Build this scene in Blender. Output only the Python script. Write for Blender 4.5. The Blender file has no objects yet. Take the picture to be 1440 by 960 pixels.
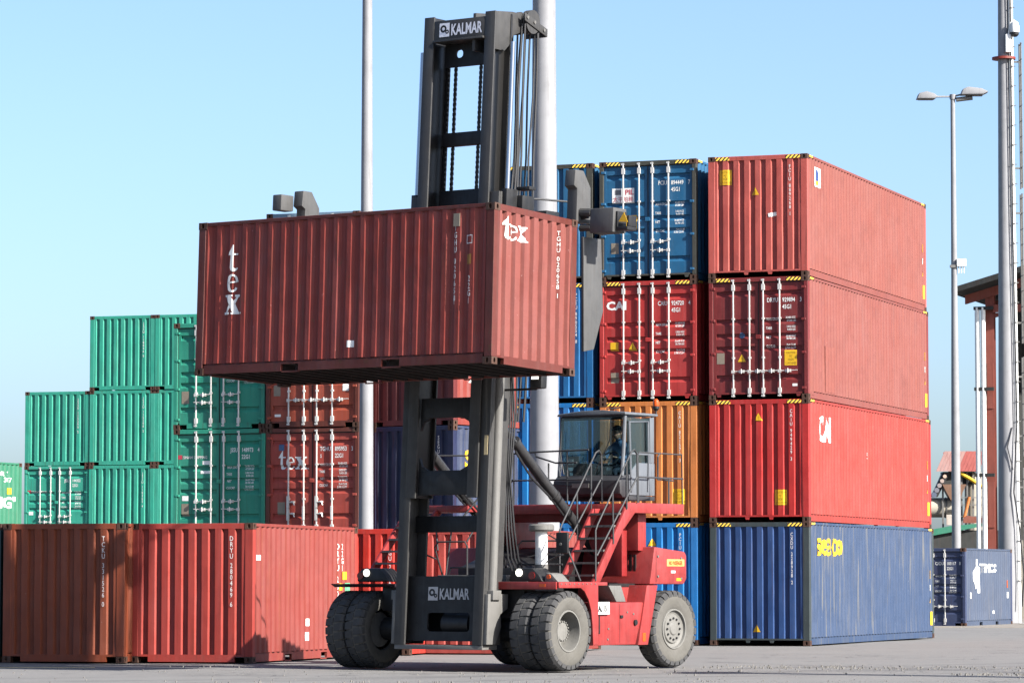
import bpy, bmesh, math, random
from mathutils import Vector, Matrix, noise as mnoise
random.seed(7)
scn = bpy.context.scene
COL = scn.collection
rad = math.radians

# ------------------------------------------------------------------ camera
CAMH, PITCH = 1.536, 0.0672
cd = bpy.data.cameras.new('camera'); cam = bpy.data.objects.new('camera', cd); COL.objects.link(cam)
cam.location = (0, 0, CAMH); cam.rotation_euler = (math.pi/2 + PITCH, 0, 0)
cd.sensor_width = 36; cd.lens = 4977/1440*36; cd.clip_start = 1; cd.clip_end = 9000
scn.camera = cam

# ------------------------------------------------------------------ sky and sun
SUN_EL, SUN_AZ = rad(32.5), rad(35.8)          # azimuth measured from +X towards -Y
world = bpy.data.worlds.new('World'); scn.world = world; world.use_nodes = True
wn = world.node_tree.nodes; wl = world.node_tree.links
bg = wn['Background']; sky = wn.new('ShaderNodeTexSky'); sky.sky_type = 'NISHITA'
sky.sun_disc = False; sky.sun_elevation = SUN_EL; sky.sun_rotation = rad(90) + SUN_AZ
sky.air_density = 0.75; sky.dust_density = 2.0; sky.ozone_density = 3.6; sky.altitude = 10
wl.new(sky.outputs[0], bg.inputs[0]); bg.inputs[1].default_value = 0.081
sd = bpy.data.lights.new('sun', 'SUN'); sun = bpy.data.objects.new('sun', sd); COL.objects.link(sun)
sd.energy = 5.0; sd.angle = rad(0.5); sd.color = (1, 0.955, 0.89)
S = Vector((math.cos(SUN_AZ)*math.cos(SUN_EL), -math.sin(SUN_AZ)*math.cos(SUN_EL), math.sin(SUN_EL)))
sun.rotation_euler = S.to_track_quat('Z', 'Y').to_euler(); sun.location = S*60
scn.view_settings.view_transform = 'Standard'; scn.view_settings.look = 'None'
scn.view_settings.exposure = 1.7; scn.view_settings.gamma = 1
scn.cycles.use_denoising = True
scn.cycles.max_bounces = 8

# ------------------------------------------------------------------ materials
def lin(c):
    return tuple(((v/255)/12.92 if v/255 <= .04045 else (((v/255)+.055)/1.055)**2.4) for v in c)
_mats = {}
KP = .385      # overall reflectance of weathered paint
def N(nt, t, **k):
    n = nt.nodes.new(t)
    for a, b in k.items(): setattr(n, a, b)
    return n
def paint(name, col, rust=.35, fade=.25, rough=.55, metal=0, rustcol=(96, 52, 34), streak=.35, dent=.02, chips=.4, dirt=.32, scale=1.0):
    if name in _mats: return _mats[name]
    m = bpy.data.materials.new(name); m.use_nodes = True; nt = m.node_tree; L = nt.links
    b = nt.nodes['Principled BSDF']
    tc = N(nt, 'ShaderNodeTexCoord'); oi = N(nt, 'ShaderNodeObjectInfo')
    mul = N(nt, 'ShaderNodeMath', operation='MULTIPLY'); mul.inputs[1].default_value = 37; L.new(oi.outputs['Random'], mul.inputs[0])
    add = N(nt, 'ShaderNodeVectorMath', operation='ADD'); L.new(tc.outputs['Object'], add.inputs[0]); L.new(mul.outputs[0], add.inputs[1])
    def noise(sc, det=4, vec=None, r=.55):
        n = N(nt, 'ShaderNodeTexNoise'); n.inputs['Scale'].default_value = sc*scale; n.inputs['Detail'].default_value = det
        n.inputs['Roughness'].default_value = r; L.new(vec or add.outputs[0], n.inputs['Vector']); return n.outputs['Fac']
    def ramp(f, a, z, lo=0, hi=1):
        r = N(nt, 'ShaderNodeMapRange'); r.inputs['From Min'].default_value = a; r.inputs['From Max'].default_value = z
        r.inputs['To Min'].default_value = lo; r.inputs['To Max'].default_value = hi; L.new(f, r.inputs['Value']); return r.outputs[0]
    def mix(f, a, c):
        x = N(nt, 'ShaderNodeMix', data_type='RGBA'); 
        if isinstance(f, (int, float)): x.inputs[0].default_value = f
        else: L.new(f, x.inputs[0])
        for i, v in ((6, a), (7, c)):
            if isinstance(v, tuple): x.inputs[i].default_value = (*v, 1)
            else: L.new(v, x.inputs[i])
        return x.outputs[2]
    c = tuple(v*KP for v in lin(col)); g = sum(c)/3; rc = tuple(v*KP for v in lin(rustcol))
    pale = tuple(min(.85, v*.82+g*.18+.02) for v in c); dark = tuple(v*.62 for v in c)
    out = mix(ramp(noise(.7, 3), .42, .72, 0, fade), c, pale)
    out = mix(ramp(noise(1.9, 6, r=.62), .46, .70, 0, .6*dirt*2), out, dark)
    mp = N(nt, 'ShaderNodeMapping'); mp.inputs['Scale'].default_value = (7, 7, .22); L.new(add.outputs[0], mp.inputs['Vector'])
    st = noise(1.6, 4, mp.outputs[0])
    out = mix(ramp(st, .50, .70, 0, streak*.85), out, pale)
    mp2 = N(nt, 'ShaderNodeMapping'); mp2.inputs['Scale'].default_value = (11, 11, .5); L.new(add.outputs[0], mp2.inputs['Vector'])
    st2 = noise(1.3, 5, mp2.outputs[0])
    out = mix(ramp(st2, .55, .70, 0, min(1, streak*1.35)), out, tuple(.5*a+.5*b_ for a, b_ in zip(dark, rc)))
    rs = ramp(noise(5.5, 9, r=.72), .74-.17*rust, .80-.17*rust, 0, .9)
    out = mix(rs, out, rc)
    ch = ramp(noise(26, 3, r=.5), .78-.06*chips, .80-.06*chips, 0, .8 if chips else 0)
    out = mix(ch, out, tuple(min(.6, v*1.2+.16) for v in c))
    L.new(out, b.inputs['Base Color'])
    b.inputs['Metallic'].default_value = metal
    b.inputs['Specular IOR Level'].default_value = .35
    L.new(ramp(noise(3, 4), .3, .7, rough-.1, min(1, rough+.14)), b.inputs['Roughness'])
    if dent:
        bp = N(nt, 'ShaderNodeBump'); bp.inputs['Strength'].default_value = .6; bp.inputs['Distance'].default_value = dent
        L.new(noise(2.2, 3, r=.45), bp.inputs['Height'])
        bp2 = N(nt, 'ShaderNodeBump'); bp2.inputs['Strength'].default_value = .35; bp2.inputs['Distance'].default_value = .003
        L.new(noise(30, 5), bp2.inputs['Height']); L.new(bp.outputs[0], bp2.inputs['Normal']); L.new(bp2.outputs[0], b.inputs['Normal'])
    _mats[name] = m; return m
def plain(name, col, rough=.5, metal=0, emit=None, var=.15, k=.52):
    if name in _mats: return _mats[name]
    m = bpy.data.materials.new(name); m.use_nodes = True; nt = m.node_tree; L = nt.links
    b = nt.nodes['Principled BSDF']; c = tuple(v*k for v in lin(col))
    n = N(nt, 'ShaderNodeTexNoise'); n.inputs['Scale'].default_value = 9; n.inputs['Detail'].default_value = 6
    tc = N(nt, 'ShaderNodeTexCoord'); L.new(tc.outputs['Object'], n.inputs['Vector'])
    x = N(nt, 'ShaderNodeMix', data_type='RGBA'); L.new(n.outputs['Fac'], x.inputs[0])
    x.inputs[6].default_value = (*[v*(1-var) for v in c], 1); x.inputs[7].default_value = (*[min(.9, v*(1+var)) for v in c], 1)
    L.new(x.outputs[2], b.inputs['Base Color']); b.inputs['Roughness'].default_value = rough; b.inputs['Metallic'].default_value = metal
    if emit: b.inputs['Emission Color'].default_value = (*lin(emit[:3]), 1); b.inputs['Emission Strength'].default_value = emit[3]
    _mats[name] = m; return m

M_WHITE = plain('white_lettering', (232, 232, 228), .6, var=.2, k=.72)
M_DIMW = plain('worn_white_lettering', (214, 208, 204), .6, var=.25, k=.8)
M_YEL = plain('yellow_sticker', (250, 196, 20), .5, var=.08)
M_BLK = plain('black_print', (22, 22, 24), .6)
M_GREYP = plain('grey_label_plate', (150, 138, 120), .6)
M_PINK = plain('red_print', (205, 60, 80), .6)
M_SEACO = plain('yellow_logo', (250, 200, 10), .55, var=.05)
M_GALV = plain('galvanised_bar', (205, 203, 198), .42, .2, var=.16, k=.7)
M_CAST = paint('rusty_casting', (98, 66, 50), rust=.9, rough=.75, chips=.6, dent=.004, scale=3)
M_RUBBER = plain('black_gasket', (34, 33, 33), .8)
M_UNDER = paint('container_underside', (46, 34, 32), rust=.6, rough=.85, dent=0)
M_ROOF = paint('container_roof', (120, 90, 80), rust=.5, rough=.8, dent=0)
M_DGREY = paint('mast_steel_paint', (80, 79, 78), rust=.12, fade=.25, rough=.5, rustcol=(70, 60, 55), dent=.002, chips=.2, scale=2, dirt=.35)
M_BLACK = paint('black_machine_paint', (36, 36, 38), rust=.05, rough=.5, rustcol=(60, 55, 50), dent=.002, chips=.1, scale=2)
M_MGREY = paint('spreader_grey_paint', (104, 104, 104), rust=.45, rough=.6, rustcol=(90, 74, 62), dent=.003, scale=2.5)
M_LGREY = paint('light_machine_steel', (140, 138, 134), rust=.2, rough=.55, rustcol=(100, 90, 82), dent=.002, scale=2)
M_RED = paint('machine_red_paint', (192, 66, 64), rust=.22, fade=.35, rough=.42, rustcol=(110, 50, 45), dent=.003, chips=.5, scale=2, dirt=.55, streak=.35)
M_TYRE = paint('dusty_tyre_rubber', (120, 117, 110), rust=.1, rough=.9, rustcol=(120, 116, 106), dent=.004, chips=0, scale=3, fade=.5)
M_TREAD = paint('tyre_tread_rubber', (84, 84, 85), rust=.1, rough=.9, rustcol=(104, 100, 94), dent=.004, chips=0, scale=3, fade=.4)
M_RIM = paint('dusty_wheel_rim', (150, 148, 142), rust=.15, rough=.65, rustcol=(96, 90, 84), dent=.002, scale=3)
M_CHROME = plain('chrome_rod', (205, 208, 215), .18, 1, var=.05)
M_HOSE = plain('hydraulic_hose', (44, 44, 47), .55)
M_RAIL = plain('handrail_paint', (52, 53, 56), .7)
M_POLE = paint('galvanised_pole', (182, 183, 187), rust=.05, fade=.3, rough=.6, metal=0, rustcol=(140, 134, 126), streak=.3, dent=.002, chips=.0)
M_LAMP = plain('lamp_lens', (250, 248, 240), .2, emit=(255, 250, 235, .8))
M_ORANGE = plain('orange_lens', (225, 90, 20), .25)
M_REDL = plain('red_lens', (120, 22, 16), .25)
def glass_mat():
    m = bpy.data.materials.new('cab_glass'); m.use_nodes = True; nt = m.node_tree; L = nt.links
    for n in list(nt.nodes): nt.nodes.remove(n)
    o = N(nt, 'ShaderNodeOutputMaterial'); mx = N(nt, 'ShaderNodeMixShader'); t = N(nt, 'ShaderNodeBsdfTransparent'); g = N(nt, 'ShaderNodeBsdfGlossy')
    t.inputs[0].default_value = (.62, .74, .78, 1); g.inputs['Roughness'].default_value = .03
    f = N(nt, 'ShaderNodeFresnel'); f.inputs[0].default_value = 1.5
    a = N(nt, 'ShaderNodeMath', operation='MULTIPLY_ADD'); a.inputs[1].default_value = .8; a.inputs[2].default_value = .01
    L.new(f.outputs[0], a.inputs[0]); L.new(a.outputs[0], mx.inputs[0]); L.new(t.outputs[0], mx.inputs[1]); L.new(g.outputs[0], mx.inputs[2]); L.new(mx.outputs[0], o.inputs[0])
    return m
M_GLASS = glass_mat()
def hazard_mat():
    m = bpy.data.materials.new('hazard_stripes'); m.use_nodes = True; nt = m.node_tree; L = nt.links
    b = nt.nodes['Principled BSDF']; tc = N(nt, 'ShaderNodeTexCoord'); sp = N(nt, 'ShaderNodeSeparateXYZ'); L.new(tc.outputs['Object'], sp.inputs[0])
    a = N(nt, 'ShaderNodeMath', operation='SUBTRACT'); L.new(sp.outputs[0], a.inputs[0]); L.new(sp.outputs[2], a.inputs[1])
    a1 = N(nt, 'ShaderNodeMath', operation='SUBTRACT'); L.new(a.outputs[0], a1.inputs[0]); L.new(sp.outputs[1], a1.inputs[1])
    c = N(nt, 'ShaderNodeMath', operation='MULTIPLY'); c.inputs[1].default_value = 10.5; L.new(a1.outputs[0], c.inputs[0])
    d = N(nt, 'ShaderNodeMath', operation='FRACT'); L.new(c.outputs[0], d.inputs[0])
    e = N(nt, 'ShaderNodeMath', operation='GREATER_THAN'); e.inputs[1].default_value = .5; L.new(d.outputs[0], e.inputs[0])
    x = N(nt, 'ShaderNodeMix', data_type='RGBA'); L.new(e.outputs[0], x.inputs[0]); x.inputs[6].default_value = (*lin((245, 200, 70)), 1); x.inputs[7].default_value = (*lin((28, 26, 26)), 1)
    L.new(x.outputs[2], b.inputs['Base Color']); b.inputs['Roughness'].default_value = .6
    return m
M_HAZ = hazard_mat()

# ------------------------------------------------------------------ mesh helpers
class MB:
    def __init__(s): s.v = []; s.f = []
    def add(s, vs, fs):
        n = len(s.v); s.v += [tuple(v) for v in vs]; s.f += [tuple(i+n for i in f) for f in fs]; return s
    def box(s, x0, x1, y0, y1, z0, z1):
        return s.add([(x, y, z) for z in (z0, z1) for y in (y0, y1) for x in (x0, x1)],
                     [(0, 2, 3, 1), (4, 5, 7, 6), (0, 1, 5, 4), (2, 6, 7, 3), (0, 4, 6, 2), (1, 3, 7, 5)])
    def prism(s, pts, axis, a, b):
        # pts 2-D polygon; axis 'x': pts=(y,z); 'y': pts=(x,z); 'z': pts=(x,y)
        def P(p, t):
            return (t, p[0], p[1]) if axis == 'x' else (p[0], t, p[1]) if axis == 'y' else (p[0], p[1], t)
        n = len(pts); s.add([P(p, a) for p in pts]+[P(p, b) for p in pts],
                            [tuple(range(n))[::-1], tuple(range(n, 2*n))]+[(i, (i+1) % n, (i+1) % n+n, i+n) for i in range(n)]); return s
    def tube(s, pts, r, n=8, cap=True):
        pts = [Vector(p) for p in pts]; rings = []; rr = r if isinstance(r, (list, tuple)) else [r]*len(pts)
        prev = None
        for i, p in enumerate(pts):
            d = (pts[min(i+1, len(pts)-1)]-pts[max(i-1, 0)]).normalized()
            if prev is None:
                u = d.orthogonal().normalized()
            else:
                u = (prev-d*prev.dot(d)); u = u.normalized() if u.length > 1e-6 else d.orthogonal().normalized()
            prev = u; w = d.cross(u)
            rings.append([p+(u*math.cos(2*math.pi*k/n)+w*math.sin(2*math.pi*k/n))*rr[i] for k in range(n)])
        vs = [v for R in rings for v in R]; fs = []
        for i in range(len(pts)-1):
            for k in range(n): fs.append((i*n+k, i*n+(k+1) % n, (i+1)*n+(k+1) % n, (i+1)*n+k))
        if cap: fs += [tuple(range(n))[::-1], tuple((len(pts)-1)*n+k for k in range(n))]
        return s.add(vs, fs)
    def lathe(s, prof, c, axis='x', n=32, closed=False):
        # prof: (t, r) along axis
        vs = []; fs = []
        for t, r in prof:
            for k in range(n):
                a = 2*math.pi*k/n; u, w = r*math.cos(a), r*math.sin(a)
                vs.append((c[0]+t, c[1]+u, c[2]+w) if axis == 'x' else (c[0]+u, c[1]+t, c[2]+w) if axis == 'y' else (c[0]+u, c[1]+w, c[2]+t))
        m = len(prof)
        for i in range(m if closed else m-1):
            j = (i+1) % m
            for k in range(n): fs.append((i*n+k, i*n+(k+1) % n, j*n+(k+1) % n, j*n+k))
        return s.add(vs, fs)
    def xf(s, fn): s.v = [tuple(fn(*v)) for v in s.v]; return s
    def mesh(s, name, mat=None, smooth=True, bevel=0, seg=2):
        me = bpy.data.meshes.new(name); me.from_pydata(s.v, [], s.f)
        bm = bmesh.new(); bm.from_mesh(me)
        bmesh.ops.recalc_face_normals(bm, faces=bm.faces)
        if bevel:
            es = [e for e in bm.edges if len(e.link_faces) == 2 and e.calc_face_angle(0) > .5]
            bmesh.ops.bevel(bm, geom=es, offset=bevel, segments=seg, affect='EDGES', profile=.6, clamp_overlap=True)
        bm.to_mesh(me); bm.free()
        if smooth and me.polygons:
            me.shade_smooth(); me.set_sharp_from_angle(angle=rad(32))
        me.materials.append(mat)
        return me
def link(name, me, parent=None, mat=None, loc=None):
    o = bpy.data.objects.new(name, me); COL.objects.link(o)
    if parent: o.parent = parent
    if loc: o.location = loc
    if mat is not None and me.materials and me.materials[0] is not mat:
        o.material_slots[0].link = 'OBJECT'; o.material_slots[0].material = mat
    return o
def part(name, mb, mat, parent=None, bevel=0, smooth=True, loc=None):
    return link(name, mb.mesh(name, mat, smooth, bevel), parent, loc=loc)
def thing(name, label, cat, loc=(0, 0, 0), rz=0, group=None):
    if len(label.split()) > 16: print('LONG LABEL', label)
    o = bpy.data.objects.new(name, None); COL.objects.link(o); o.location = loc; o.rotation_euler = (0, 0, rz)
    o.empty_display_size = .3; o['label'] = label; o['category'] = cat
    if group: o['group'] = group
    return o

# ------------------------------------------------------------------ lettering (flat print laid on the surfaces)
_fontcache = {}
def text_verts(body, size, align='LEFT', xs=1.0, bold=.0, stack=False, res=2):
    key = (body, size, align, xs, bold, stack)
    if key in _fontcache: return _fontcache[key]
    def conv(b, al):
        c = bpy.data.curves.new('t', 'FONT'); c.body = b; c.size = size; c.align_x = al; c.resolution_u = res; c.offset = bold*size
        c.fill_mode = 'FRONT'
        o = bpy.data.objects.new('t', c); COL.objects.link(o)
        dg = bpy.context.evaluated_depsgraph_get(); me = bpy.data.meshes.new_from_object(o.evaluated_get(dg))
        vs = [(v.co.x*xs, v.co.y) for v in me.vertices]; fs = [tuple(p.vertices) for p in me.polygons]
        bpy.data.objects.remove(o); bpy.data.curves.remove(c); bpy.data.meshes.remove(me); return vs, fs
    if stack:
        V = []; F = []; y = 0
        for ch in body:
            if ch != ' ':
                vs, fs = conv(ch, 'CENTER'); n = len(V); V += [(a, b+y) for a, b in vs]; F += [tuple(i+n for i in f) for f in fs]
                y -= size*.86
            else: y -= size*.5
        r = (V, F)
    else: r = conv(body, align)
    _fontcache[key] = r; return r
def decal(name, V, F, place, mat, parent, cuts=None, off=.004):
    """V 2-D verts; place(u,v)->(pos Vector, normal Vector); cuts: list of u values where the surface bends"""
    bm = bmesh.new(); vs = [bm.verts.new((u, v, 0)) for u, v in V]
    for f in F:
        try: bm.faces.new([vs[i] for i in f])
        except ValueError: pass
    if cuts:
        for axis, vals in cuts:
            lo = min(v[axis] for v in V); hi = max(v[axis] for v in V)
            for c in vals:
                if lo < c < hi:
                    co = [0, 0, 0]; co[axis] = c; no = [0, 0, 0]; no[axis] = 1
                    bmesh.ops.bisect_plane(bm, geom=bm.verts[:]+bm.edges[:]+bm.faces[:], plane_co=co, plane_no=no)
    for v in bm.verts:
        p, n = place(v.co.x, v.co.y); v.co = Vector(p)+Vector(n)*off
    me = bpy.data.meshes.new(name); bm.to_mesh(me); bm.free(); me.materials.append(mat)
    return link(name, me, parent)
RECT = lambda w, h: ([(-w/2, -h/2), (w/2, -h/2), (w/2, h/2), (-w/2, h/2)], [(0, 1, 2, 3)])
TRI = lambda w: ([(-w/2, -w*.42), (w/2, -w*.42), (0, w*.5)], [(0, 1, 2)])

# ------------------------------------------------------------------ ground
def ground():
    m = bpy.data.materials.new('worn_asphalt'); m.use_nodes = True; nt = m.node_tree; L = nt.links; b = nt.nodes['Principled BSDF']
    tc = N(nt, 'ShaderNodeTexCoord')
    def nz(sc, det, rgh=.6, vec=None):
        n = N(nt, 'ShaderNodeTexNoise'); n.inputs['Scale'].default_value = sc; n.inputs['Detail'].default_value = det; n.inputs['Roughness'].default_value = rgh
        L.new(vec or tc.outputs['Object'], n.inputs['Vector']); return n.outputs['Fac']
    def rmp(f, a, z, lo, hi):
        r = N(nt, 'ShaderNodeMapRange'); r.inputs[1].default_value = a; r.inputs[2].default_value = z; r.inputs[3].default_value = lo; r.inputs[4].default_value = hi; L.new(f, r.inputs[0]); return r.outputs[0]
    def mx(f, a, c):
        x = N(nt, 'ShaderNodeMix', data_type='RGBA'); L.new(f, x.inputs[0])
        for i, v in ((6, a), (7, c)):
            if isinstance(v, tuple): x.inputs[i].default_value = (*v, 1)
            else: L.new(v, x.inputs[i])
        return x.outputs[2]
    base = mx(nz(.35, 5), (.094, .090, .086), (.142, .137, .130))
    mpp = N(nt, 'ShaderNodeMapping'); mpp.inputs['Scale'].default_value = (.12, 1.1, 1); L.new(tc.outputs['Object'], mpp.inputs[0])
    base = mx(rmp(nz(1.0, 5, .6, mpp.outputs[0]), .5, .72, 0, .55), base, (.089, .086, .084))
    base = mx(rmp(nz(3.0, 6, .7), .56, .7, 0, .5), base, (.165, .159, .149))
    base = mx(rmp(nz(70, 3, .7), .45, .8, 0, .55), base, (.185, .18, .17))
    # cracks: broken lines, only in patches
    v = N(nt, 'ShaderNodeTexVoronoi'); v.feature = 'DISTANCE_TO_EDGE'; v.inputs['Scale'].default_value = .9
    wv = N(nt, 'ShaderNodeVectorMath', operation='ADD'); n3 = N(nt, 'ShaderNodeTexNoise'); n3.inputs['Scale'].default_value = 1.7; L.new(tc.outputs['Object'], n3.inputs[0])
    L.new(tc.outputs['Object'], wv.inputs[0]); L.new(n3.outputs['Color'], wv.inputs[1]); L.new(wv.outputs[0], v.inputs['Vector'])
    cr = rmp(v.outputs['Distance'], 0, .022, 1, 0); vd = N(nt, 'ShaderNodeVectorMath', operation='DISTANCE'); vd.inputs[1].default_value = (6.4, 61.6, 0); L.new(tc.outputs['Object'], vd.inputs[0])
    near = rmp(vd.outputs['Value'], 2.2, 4.2, .12, 0); ad = N(nt, 'ShaderNodeMath', operation='ADD'); L.new(nz(.16, 3), ad.inputs[0]); L.new(near, ad.inputs[1]); msk = rmp(ad.outputs[0], .53, .60, 0, 1)
    mm = N(nt, 'ShaderNodeMath', operation='MULTIPLY'); L.new(cr, mm.inputs[0]); L.new(msk, mm.inputs[1])
    base = mx(mm.outputs[0], base, (.046, .045, .045))
    for cx, cy, rr in ((-30, 112, 62.0), (-30, 112, 60.2), (24, 20, 44.5), (24, 20, 42.6), (60, 95, 62.5)):
        vt = N(nt, 'ShaderNodeVectorMath', operation='DISTANCE'); vt.inputs[1].default_value = (cx, cy, 0); L.new(tc.outputs['Object'], vt.inputs[0])
        sb = N(nt, 'ShaderNodeMath', operation='SUBTRACT'); L.new(vt.outputs['Value'], sb.inputs[0]); sb.inputs[1].default_value = rr
        ab = N(nt, 'ShaderNodeMath', operation='ABSOLUTE'); L.new(sb.outputs[0], ab.inputs[0])
        tr = N(nt, 'ShaderNodeMath', operation='MULTIPLY'); L.new(rmp(ab.outputs[0], .22, .45, 1, 0), tr.inputs[0]); L.new(rmp(nz(.5, 5, .7), .38, .66, 0, .6), tr.inputs[1])
        base = mx(tr.outputs[0], base, (.055, .053, .052))
    base = mx(rmp(nz(.9, 4, .5), .62, .70, 0, .55), base, (.06, .058, .056))
    L.new(base, b.inputs['Base Color']); b.inputs['Roughness'].default_value = .88
    bp = N(nt, 'ShaderNodeBump'); bp.inputs['Strength'].default_value = .7; bp.inputs['Distance'].default_value = .02; L.new(nz(22, 8, .7), bp.inputs['Height'])
    bp2 = N(nt, 'ShaderNodeBump'); bp2.inputs['Strength'].default_value = .8; bp2.inputs['Distance'].default_value = -.03; L.new(mm.outputs[0], bp2.inputs['Height']); L.new(bp.outputs[0], bp2.inputs['Normal'])
    L.new(bp2.outputs[0], b.inputs['Normal'])
    # one sheet with slight unevenness in the seen part
    vs = []; fs = []
    xs = [-4000, -1500, -500, -200, -100]+[-60+i*1.5 for i in range(81)]+[100, 200, 500, 1500, 4000]
    ys = [-3000, -500, -100, 0, 30]+[44+i*1.0 for i in range(60)]+[110, 120, 130, 160, 220, 400, 1000, 2500, 6000]
    for y in ys:
        for x in xs:
            z = 0
            if 44 < y < 100 and abs(x) < 58: z = -.012+.012*math.sin(x*.35+y*.22)*math.sin(y*.5-x*.12)
            vs.append((x, y, z))
    nx = len(xs)
    for j in range(len(ys)-1):
        for i in range(nx-1): fs.append((j*nx+i, j*nx+i+1, (j+1)*nx+i+1, (j+1)*nx+i))
    g = MB().add(vs, fs); o = part('ground', g, m); o['kind'] = 'structure'; o['label'] = 'worn grey asphalt and concrete yard'
    # paler concrete apron before the shed
    mc = paint('pale_concrete', (176, 168, 158), rust=.2, rough=.9, rustcol=(120, 112, 104), dent=.006, chips=0, scale=.6)
    a = MB().box(9, 70, 114.5, 150, -.02, .022); p = part('concrete_apron', a, mc); p['kind'] = 'structure'; p['label'] = 'pale concrete apron in front of the shed'
    # broken asphalt crumbs and a pothole in the right foreground
    random.seed(3); c = MB()
    def crumb(x, y, r):
        pts = []; n = 5; a0 = random.random()*6
        for k in range(n):
            a = a0+k*2*math.pi/n; pts.append((x+math.cos(a)*r*random.uniform(.6, 1.3), y+math.sin(a)*r*random.uniform(.6, 1.3)))
        h = r*random.uniform(.4, .9)
        c.add([(px, py, -.02) for px, py in pts]+[(x+(px-x)*.6, y+(py-y)*.6, h) for px, py in pts], [tuple(range(n, 2*n))]+[(i, (i+1) % n, (i+1) % n+n, i+n) for i in range(n)])
    for i in range(260):
        t = random.random(); x = 4.0+t*5.2+random.gauss(0, .8); y = 63.0-t*1.0+random.gauss(0, .9)
        crumb(x, y, random.uniform(.008, .026))
    for i in range(120):
        x = random.uniform(-4.5, 7.6); y = 54.0+random.gauss(0, .25)+.03*x; crumb(x, y, random.uniform(.006, .018))
    for i in range(200):
        crumb(random.uniform(-9, 9), random.uniform(53, 64), random.uniform(.006, .02))
    for i in range(90):
        x = random.uniform(7.2, 8.6); y = 58.0+random.gauss(0, .35); crumb(x, y, random.uniform(.008, .028))
    s = part('broken_asphalt', c, paint('asphalt_crumbs', (150, 146, 140), rust=.1, rough=.95, rustcol=(90, 88, 86), dent=0, chips=0), smooth=False); s['kind'] = 'stuff'; s['label'] = 'loose crumbs of broken asphalt on the yard'
    s['category'] = 'rubble'
    # worn painted lines
    l = MB().box(-12, -7.35, 62.55, 62.63, -.004, .0045)
    q = part('ground_marking', l, plain('worn_yellow_line', (190, 178, 140), .9, var=.3)); q['kind'] = 'structure'; q['label'] = 'short worn pale line painted on the yard'
ground()

# ------------------------------------------------------------------ shipping containers
W = 2.438
def profile(s0, s1, n, fo, fi, d):
    p = (s1-s0)/n; sl = (p-fo-fi)/2; pts = [(s0, 0)]
    for i in range(n):
        a = s0+i*p
        pts += [(a+fo/2, 0), (a+fo/2+sl, d), (a+fo/2+sl+fi, d), (a+p-fo/2, 0)]
    pts.append((s1, 0)); return pts
def interp(pts, u):
    if u <= pts[0][0]: return 0
    for (a, da), (b, db) in zip(pts, pts[1:]):
        if a <= u <= b: return da+(db-da)*(u-a)/max(1e-9, b-a)
    return 0
INS = .006
def end_prof(): return profile(.16, W-.16, 8, .125, .075, .055)
def side_prof(L): return profile(.16, L-.16, 21 if L < 8 else 43, .078, .072, .038)
_mc = {}
def cached(key, fn):
    if key not in _mc: _mc[key] = fn()
    return _mc[key]
def dent(u, z, seed, k=1.0):
    n = mnoise.noise(Vector((u*1.3+seed*9.1, z*1.1, seed*3.7)))+.5*mnoise.noise(Vector((u*4.1, z*2.6+seed*5, 2.0)))
    return k*.016*max(0, n+.25)
def end_wall_me(h, z0, seed=0):
    mb = MB(); pr = end_prof(); vs = []; fs = []
    NR = 10
    for i, (u, d) in enumerate(pr):
        for r in range(NR+1):
            z = z0+(h-.10-z0)*r/NR; e = dent(u, z, seed)*(1 if 0 < r < NR else 0); vs.append((-W+u, INS+d+e, z))
    for i in range(len(pr)-1):
        for r in range(NR): fs.append((i*(NR+1)+r, (i+1)*(NR+1)+r, (i+1)*(NR+1)+r+1, i*(NR+1)+r+1))
    return mb.add(vs, fs).mesh('end_wall', M_ROOF, False)
def side_wall_me(L, h, z0, seed=0):
    mb = MB(); pr = side_prof(L); vs = []; fs = []
    NR = 8
    for i, (u, d) in enumerate(pr):
        for r in range(NR+1):
            z = z0+(h-.065-z0)*r/NR; e = dent(u, z, seed, .8)*(1 if 0 < r < NR else 0); vs.append((-INS-d-e, u, z))
    for i in range(len(pr)-1):
        for r in range(NR): fs.append((i*(NR+1)+r, (i+1)*(NR+1)+r, (i+1)*(NR+1)+r+1, i*(NR+1)+r+1))
    return mb.add(vs, fs).mesh('side_wall', M_ROOF, False)
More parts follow.
